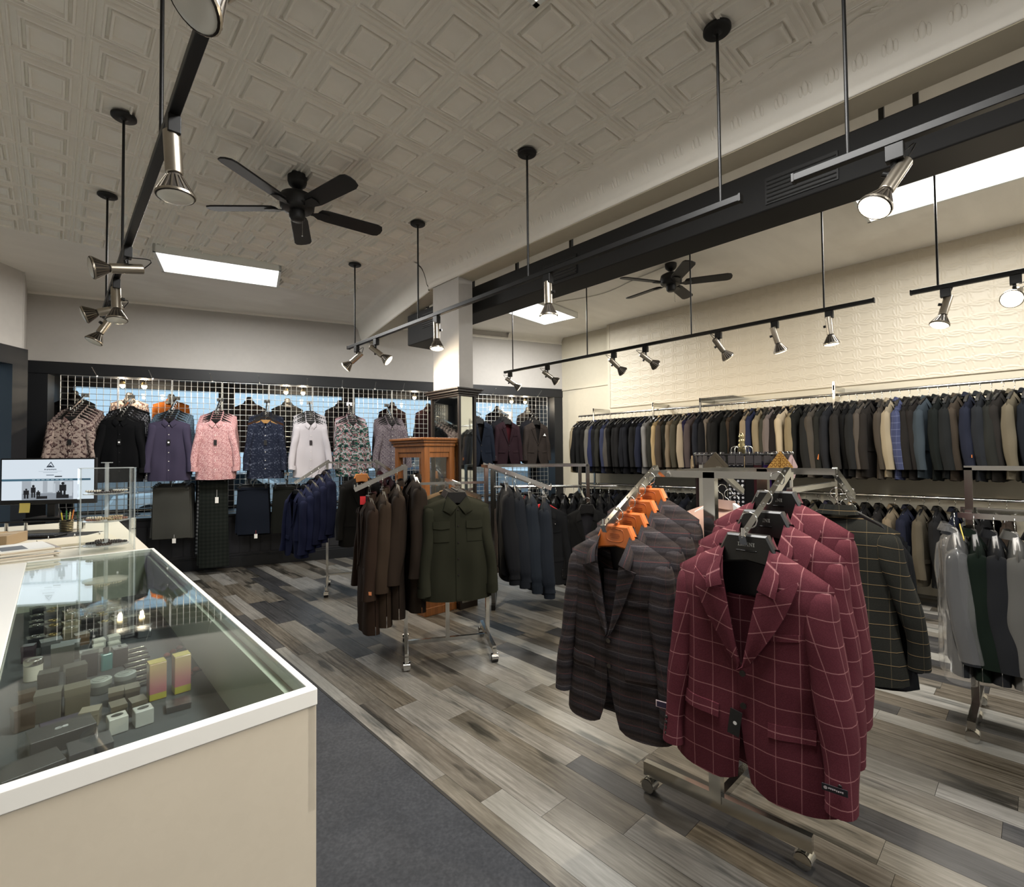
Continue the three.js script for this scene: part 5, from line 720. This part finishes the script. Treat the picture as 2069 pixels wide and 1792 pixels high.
  { const g = box('watch_box', 'black box with a silver top beside the teal bottle', 'box', .216, -2.66, .05, .075, .05, 0x101012, .1); mesh('silver_top', bx(-.024, .024, .075, .0775, -.024, .024), M(0xa8acb0, .3, .7), g); mesh('dark_mark', bx(-.004, .004, .0776, .079, -.012, .012), M(0x16181c, .4), g); }
  [[.162, -2.91], [.216, -2.905], [.168, -3.0], [.222, -3.02]].forEach(([x, z], i) => { const g = box('white_card_box', 'small white card box, ' + ['front one nearest the grey boxes', 'front one nearest the tie bars', 'rear one nearest the grey boxes', 'rear one nearest the tie bars'][i], 'box', x, z, .046, .03, .05, 0xd0cec4, .03 * i, 'white card boxes'); mesh('card_face', bx(-.018, .018, .03, .0315, -.02, .02), M(0xe8e6da, .5), g); });
  for (let i = 0; i < 8; i++) { const g = thing('tie_bar_card', 'tie bar on a dark card, ' + ord(i + 1) + ' in the slanting row', 'tie bar', [.275 - i * .001, Y0, -2.80 + i * .062], .12, 'tie bars'); mesh('card', bx(-.045, .045, 0, .008, -.022, .022), M(0x151516, .6), g); mesh('bar', bx(-.04, .04, .008, .012, -.003, .003), chrome, g); }
  for (let i = 0; i < 6; i++) { const a = i < 3, x = (a ? .375 : .38) + (i % 3) * .028, z = (a ? -2.62 : -2.30) - (i % 3) * .03; const g = thing('bow_pin', (a ? 'muted red' : 'dark coral') + ' rosette pin, ' + ord(i % 3 + 1) + ' of the ' + (a ? 'far' : 'near') + ' cluster', 'pin', [x, Y0, z], i, 'rosette pins'); mesh('card', bx(-.016, .016, 0, .004, -.016, .016), M(0x1a1718, .6), g); mesh('rosette', lathe([[0, .018], [.006, .016], [.013, .01], [.012, .004], [0, .004]], 9), M(0x8c4440, .6), g); }
  { const r = rng(91); for (let i = 0; i < 26; i++) { const x = -.05 + (i % 6) * .062 + (r() - .5) * .02, z = -3.18 - Math.floor(i / 6) * .145 + (r() - .5) * .03, k = i % 3; const w = .045 + r() * .015, h = .03 + r() * .035; const c = [0x17171a, 0x2e2c2a, 0x6f6a5e, 0x8d8878, 0x1f1d1c, 0x4a4640][Math.floor(r() * 6)]; const g = box('jewellery_box', ['black', 'smoke grey', 'champagne'][k] + ' jewellery box at the far end of the case, row ' + ord(Math.floor(i / 6) + 1) + ' place ' + ord(i % 6 + 1), 'box', x, z, w, h, w, [0x17171a, 0x3e3c3a, 0x7f7866][k], (r() - .5) * .5, 'far jewellery boxes', [0x24242a, 0x55524e, 0xa09880][k]); mesh('chain', xf(new THREE.TorusGeometry(w * .28, .003, 6, 18), { r: [Math.PI / 2, 0, 0], p: [0, h + .003, 0] }), k === 1 ? M(0xc8b070, .25, 1) : chrome, g); } }
  // ---- acrylic bracelet tower on the worktop behind the case
    [[.10, -2.13, .05, .05, 'champagne', 0x8a8272], [.12, -2.62, .05, .09, 'smoke black', 0x222226], [.115, -2.75, .045, .06, 'silver grey', 0x8c8c88], [.11, -3.08, .05, .05, 'bronze', 0x6a5238], [.285, -3.05, .06, .04, 'dark grey', 0x36363a], [.34, -3.0, .05, .05, 'pewter', 0x606468], [.30, -3.2, .05, .06, 'graphite', 0x2c2c30], [.36, -3.22, .05, .05, 'sand', 0x90826a], [-.055, -2.42, .045, .06, 'tobacco', 0x4a3a2a], [-.06, -2.25, .05, .07, 'walnut', 0x40342a], [-.065, -2.98, .04, .07, 'plum', 0x3a2a34], [.33, -2.06, .07, .02, 'flat charcoal', 0x2a2a2e]].forEach(([x, z, w, h, n, c], i) => box('gift_box', n + ' gift box in glossy wrap on the counter shelf', 'box', x, z, w, h, w * .95, c, (i % 5 - 2) * .12, 'glossy gift boxes', c + 0x101010));
  const T = thing('bracelet_tower', 'clear acrylic display tower with three round trays', 'display case', [.262, .973, -4.15], 0), W = .14, Hh = .53;
  for (const [a, b2, c, d2] of [[-W, W, W - .004, W], [-W, W, -W, -W + .004]]) mesh('acrylic_wall', bx(a, b2, 0, Hh, c, d2), acrylic, T); for (const s of [-1, 1]) mesh('acrylic_wall', bx(Math.min(s * W, s * (W - .004)), Math.max(s * W, s * (W - .004)), 0, Hh, -W + .004, W - .004), acrylic, T);
  const edge = P({ color: 0xf4f7f7, roughness: .15, transmission: .75, ior: 1.4, thickness: 0 }); for (const x of [-1, 1]) for (const z of [-1, 1]) mesh('edge_rod', rod([x * (W - .008), 0, z * (W - .008)], [x * (W - .008), Hh, z * (W - .008)], .0035, .0035, 8), edge, T);
  mesh('top_rim', [bx(-W, W, Hh - .004, Hh, -W, -W + .012), bx(-W, W, Hh - .004, Hh, W - .012, W), bx(-W, -W + .012, Hh - .004, Hh, -W, W), bx(W - .012, W, Hh - .004, Hh, -W, W)], edge, T); mesh('pole', rod([0, 0, 0], [0, Hh + .03, 0], .011), edge, T); mesh('pole_cap', rod([0, Hh + .03, 0], [0, Hh + .036, 0], .03, .03, 20), edge, T);
  const trays = [.03, .185, .36]; trays.forEach((y) => mesh('tray', lathe([[0, y], [.118, y], [.118, y + .006], [0, y + .006]], 36), edge, T));
  const bead = [[0x1a1614, 0x2b211c, 0x3a2a22], [0x9a8660, 0xb09a78, 0x8c5c48, 0xd8ccb8], [0x2a201c, 0xd8cfc0, 0x3c3230, 0x141414]], bn = [['black', 'dark brown', 'coffee'], ['straw', 'sand', 'coral', 'ivory'], ['dark wood', 'pearl', 'umber', 'onyx']];
  trays.forEach((y, k) => { for (let i = 0; i < 7; i++) { const ci = i % bead[k].length, a = i * .9 + k; const g = thing('bracelet', bn[k][ci] + ' bead bracelet on the ' + ['bottom', 'middle', 'top'][k] + ' tray of the tower, ' + ord(i + 1) + ' round the pole', 'bracelet', [.262 + Math.cos(a) * .07, .973 + y + .008, -4.15 + Math.sin(a) * .07], a, 'bracelets in the tower'); const R0 = .034; mesh('cord', xf(new THREE.TorusGeometry(R0, .0025, 5, 24), { r: [Math.PI / 2, 0, 0], p: [0, .005 + (i % 2) * .008, 0] }), M(0x0e0e0e, .6), g); mesh('beads', Array.from({ length: 16 }, (_, q) => xf(new THREE.SphereGeometry(.006, 7, 5), { p: [Math.cos(q * .3927) * R0, .006 + (i % 2) * .008, Math.sin(q * .3927) * R0] })), M(bead[k][ci], .35), g); } });
  // ---- monitor with a web page
  const cv = document.createElement('canvas'); cv.width = 1024; cv.height = 512; const c = cv.getContext('2d');
  c.fillStyle = '#dfeaf4'; c.fillRect(0, 0, 1024, 512); c.strokeStyle = '#2a3442'; c.lineWidth = 9; c.beginPath(); c.moveTo(490, 96); c.lineTo(536, 34); c.lineTo(572, 96); c.stroke(); c.fillStyle = '#2a3442'; c.beginPath(); c.moveTo(482, 98); c.lineTo(528, 70); c.lineTo(572, 98); c.fill(); for (let i = 0; i < 11; i++) c.fillRect(464 + i * 12 + (i > 1 ? 3 : 0), 118 + (i % 3), 9, 12 - (i % 2) * 2); c.fillStyle = '#9aa6b2'; c.fillRect(400, 146, 260, 3); c.fillRect(450, 160, 160, 4); c.fillStyle = '#5a6674'; c.fillRect(486, 190, 84, 9); c.fillStyle = '#18202a'; c.fillRect(580, 206, 82, 13);
  c.fillStyle = '#3f6478'; c.fillRect(0, 240, 985, 26); c.fillStyle = '#cfe0ea'; for (let i = 0; i < 9; i++) c.fillRect(330 + i * 52, 250, 34, 5);
  c.fillStyle = '#aab2ba'; c.fillRect(220, 268, 570, 230); c.fillStyle = '#cdd6de'; c.fillRect(320, 268, 130, 150); c.fillRect(500, 268, 70, 140); c.fillRect(640, 268, 40, 200); c.fillStyle = '#8d959e'; c.fillRect(220, 420, 570, 78); c.fillStyle = '#c3ccd4'; c.fillRect(560, 300, 30, 120); c.fillRect(700, 280, 80, 180);
  c.fillStyle = '#15181e'; const fig = (x, y, h, w) => { c.beginPath(); c.arc(x, y, h * .1, 0, 7); c.fill(); c.fillRect(x - w / 2, y + h * .1, w, h * .45); c.fillRect(x - w * .4, y + h * .5, w * .32, h * .45); c.fillRect(x + w * .1, y + h * .5, w * .32, h * .45); }; fig(345, 330, 150, 52); fig(268, 370, 118, 60); fig(400, 392, 90, 44); fig(672, 300, 170, 78); fig(625, 400, 88, 46); c.fillRect(380, 455, 120, 34); c.fillRect(600, 440, 140, 46); c.fillStyle = '#101418'; c.fillRect(0, 500, 1024, 12);
  const sc = new THREE.CanvasTexture(cv); sc.colorSpace = THREE.SRGBColorSpace;
  const mon = thing('computer_monitor', 'black flat monitor showing a clothing web page', 'monitor', [-.02, .972, -5.62], R(-32)); const mw = .66, mh = .34, my = .42;
  mesh('bezel', bx(-mw / 2 - .012, mw / 2 + .012, my - mh / 2 - .03, my + mh / 2 + .012, -.03, -.001, .004), blackPlastic, mon); const scr = mesh('screen', new THREE.PlaneGeometry(mw, mh).translate(0, my, .0005), M(0x050505, .3, 0, { emissive: 0xffffff, emissiveMap: sc, emissiveIntensity: .58 }), mon);
  const sl = new THREE.RectAreaLight(new THREE.Color(.8, .9, 1), .5, mw, mh); sl.name = 'screen_light'; sl.position.set(0, my, .004); sl.rotation.y = Math.PI; mon.add(sl);
  mesh('stand_neck', bx(-.03, .03, .11, .3, -.07, -.03, .006), blackPlastic, mon); mesh('stand_foot', bx(-.13, .13, .10, .115, -.14, .08, .005), blackPlastic, mon);
  const nt = thing('sticky_note', 'yellow sticky note on the lower edge of the monitor', 'note', [-.02, .972, -5.62], R(-32)); mesh('paper', sheet(4, 4, (s, q) => [-.2 + s * .075, .155 + q * .078, .004 + .008 * (1 - q) ** 2, s, q]), M(0xe3cf72, .8), nt); mesh('adhesive_edge', sheet(2, 1, (s, q) => [-.2 + s * .075, .222 + q * .011, .0046, s, q]), M(0xdcc768, .8), nt);
  const rs = thing('monitor_riser', 'dark glass riser shelf under the monitor', 'riser', [-.03, .972, -5.60], R(-32)); mesh('shelf', bx(-.24, .24, .088, .1, -.13, .13, .003), M(0x141416, .15), rs); for (const x of [-.21, .21]) for (const z of [-.1, .1]) mesh('foot', rod([x, 0, z], [x, .088, z], .012), chrome, rs);
  const kb = thing('keyboard', 'black computer keyboard in front of the riser', 'keyboard', [-.13, .973, -5.22], R(-32)); mesh('case', bx(-.22, .22, 0, .018, -.07, .07, .004), blackPlastic, kb); for (let j = 0; j < 5; j++) for (let i = 0; i < 14; i++) mesh('key', bx(-.205 + i * .0295, -.205 + i * .0295 + .025, .018, .023, -.058 + j * .024, -.058 + j * .024 + .02), M(0x1a1a1c, .5), kb);
  const dm = thing('desk_mat', 'black desk mat under the keyboard', 'desk mat', [-.1, .972, -5.25], R(-32)); mesh('mat', bx(-.36, .36, 0, .0015, -.2, .16), M(0x0c0c0d, .9), dm); mesh('stitched_edge', bx(-.362, .362, 0, .002, -.203, -.2), M(0x202022, .9), dm);
  // pen cup of wire rings
  const pc = thing('pen_cup', 'brass-striped wire pen cup beside the acrylic tower', 'pen cup', [.09, .973, -5.42], 0); mesh('cup', lathe([[0, 0], [.042, 0], [.04, .004], [.044, .10], [.042, .10]], 20), M(0x0f0f10, .4), pc); for (let i = 0; i < 7; i++) mesh('ring', xf(new THREE.TorusGeometry(.0435 + i * .0004, .0022, 6, 28), { r: [Math.PI / 2, 0, 0], p: [0, .012 + i * .0135, 0] }), M(0xc9b98a, .3, .8), pc);
  [[-.015, .0, 0xd9c93a, 'yellow highlighter'], [.01, .01, 0xd8cf8a, 'cream pencil'], [.0, -.015, 0x3a7a3a, 'green marker'], [.02, -.005, 0xc87a3a, 'orange pencil'], [-.02, .012, 0x2a2a2e, 'black pen']].forEach(([x, z, col, n], i) => { const g = thing('pen', n + ' standing in the pen cup', 'pen', [.09 + x, .98, -5.42 + z], 0, 'pens in the cup'); mesh('barrel', rod([0, 0, 0], [x * 1.2, .15 + i * .006, z * 1.2], .0055), M(col, .4), g); mesh('cap', rod([x * 1.2, .15 + i * .006, z * 1.2], [x * 1.35, .168 + i * .006, z * 1.35], .006, .0045), M(0x222222, .4), g); });
  const cbx = thing('cardboard_box', 'flat brown cardboard box beside the monitor', 'box', [-.36, .973, -5.0], R(-20)); const card = M(0x9a8466, .8); mesh('carton', bx(-.2, .2, 0, .07, -.14, .14, .003), card, cbx); mesh('flap', bx(-.05, .09, .07, .074, -.13, .14), M(0xa8916f, .8), cbx); mesh('tape', bx(-.2, .2, .0705, .0715, -.02, .02), M(0xb8a27e, .4), cbx);
  const bd = thing('ring_binder', 'open white ring binder lying behind the tower', 'binder', [.13, .973, -4.62], R(4)); mesh('cover', bx(-.20, .22, 0, .006, -.24, .24, .002), M(0xd9d6cc, .5), bd); mesh('pages', bx(-.19, .21, .006, .022, -.23, .18, .002), M(0xd8cfba, .8), bd); for (const x of [-.13, .01, .15]) mesh('ring', xf(new THREE.TorusGeometry(.02, .003, 6, 18), { r: [0, Math.PI / 2, 0], p: [x, .022, -.205] }), chrome, bd); mesh('spine_plate', bx(-.18, .2, .006, .012, -.23, -.18), chrome, bd);
  for (let i = 0; i < 7; i++) { const g = thing('magazine', ['lowest magazine of the stack on the worktop', 'second magazine from the bottom of the stack', 'third magazine from the bottom of the stack', 'fourth magazine from the bottom of the stack', 'fifth magazine from the bottom of the stack', 'sixth magazine from the bottom of the stack', 'top magazine with a grey photo on its cover'][i], 'magazine', [-.14 + .012 * (i % 3), .973 + i * .0085, -4.22 - .008 * (i % 2)], R(8 + (i * 5) % 7), 'magazine stack'); mesh('pages', bx(-.13, .13, .001, .0075, -.17, .17), M([0xe4e0d4, 0xd8d2c4, 0xcfc0a8][i % 3], .8), g); mesh('cover', [bx(-.131, .131, .0075, .0083, -.171, .171), bx(-.131, .131, 0, .001, -.171, .171), bx(-.1325, -.131, 0, .0083, -.171, .171)], M([0xe6e4de, 0xcdbfae, 0xe2e2e2, 0x6a6660, 0xdcd6c8, 0x9a8c7c, 0xe9e7e0][i], .4), g); if (i === 6) mesh('cover_photo', bx(-.09, .02, .0083, .0087, -.06, .13), M(0x5a5c60, .5), g); }
}
// =====================================================================  STREET OUTSIDE
{
  const st = struct('ground_street', bx(-30, 40, -.3, -.12, -60, -9.3), M(0x6c6e70, .9)); const sw = struct('ground_sidewalk'); sw.position.copy(BP); sw.rotation.y = BT; mesh('paving', bx(-14, 9, -.12, -.06, -4.6, -1.1), M(0x9a9a96, .9), sw);
  const bld = (label, u, n, w, h, d, c, cols, rowsN) => { const p = onWall(u, 0, n), t = thing('street_building', label, 'building', p, BT); mesh('facade', bx(-w / 2, w / 2, -.1, h, -d, 0), M(c, .85), t); mesh('parapet', bx(-w / 2 - .15, w / 2 + .15, h, h + .35, -d, .15), M(0x8a8078, .8), t); const wf = bx(-.5, .5, -.7, .7, 0, .06), wp = bx(-.42, .42, -.62, .62, .055, .07); for (let j = 0; j < rowsN; j++) for (let i = 0; i < cols; i++) { const f = mesh('window', wf, M(0xd8d6d0, .6), t); f.position.set(-w / 2 + (i + .5) * w / cols, 1.6 + j * 2.9, 0); mesh('pane', wp, M(0x2c3a46, .15), f); } mesh('shop_sign', bx(-w * .35, w * .35, 2.65, 3.1, 0, .12), M(0x4a5a66, .6), t); };
  bld('low brick building across the street seen between the shirts', -11, -42, 9, 3.2, 6, 0x6a5248, 4, 1); bld('grey stucco shop building across the street', 1.5, -44, 10, 2.8, 6, 0x8f9296, 4, 1); bld('pale brick building across the street near the room corner', 15, -42, 10, 3.4, 6, 0x9a8c80, 4, 1);
  const car = (label, u, n, c) => { const t = thing('parked_car', label, 'car', onWall(u, -.12, n), BT); const body = prism([[-2.1, .3], [-2.15, .55], [-2.0, .8], [-1.1, .88], [-.6, 1.32], [.7, 1.36], [1.35, .95], [2.0, .85], [2.15, .6], [2.1, .3]], 1.6, .06); body.translate(0, 0, -.8); mesh('body', body, P({ color: c, roughness: .3, clearcoat: 1 }), t); mesh('side_window', prism([[-1.0, .9], [-.55, 1.26], [.02, 1.29], [.02, .9]], .01).translate(0, 0, .865), M(0x1a2228, .1), t); mesh('side_window', prism([[.1, .9], [.1, 1.29], [.66, 1.3], [1.15, .95], [1.15, .9]], .01).translate(0, 0, .865), M(0x1a2228, .1), t); for (const x of [-1.35, 1.35]) for (const z of [-.78, .78]) { const w = mesh('wheel', xf(new THREE.CylinderGeometry(.32, .32, .22, 22), { r: [Math.PI / 2, 0, 0], p: [x, .32, z] }), M(0x141414, .8), t); mesh('hub', xf(new THREE.CylinderGeometry(.18, .18, .235, 16), { r: [Math.PI / 2, 0, 0], p: [x, .32, z] }), M(0xb0b0b0, .3, .8), w); } };
  car('white car parked outside the shirt window', -1.6, -6.6, 0xdfe2e4); car('dark blue car parked outside near the column', 3.4, -6.8, 0x27384e);
}

renderer.render(scene, camera);
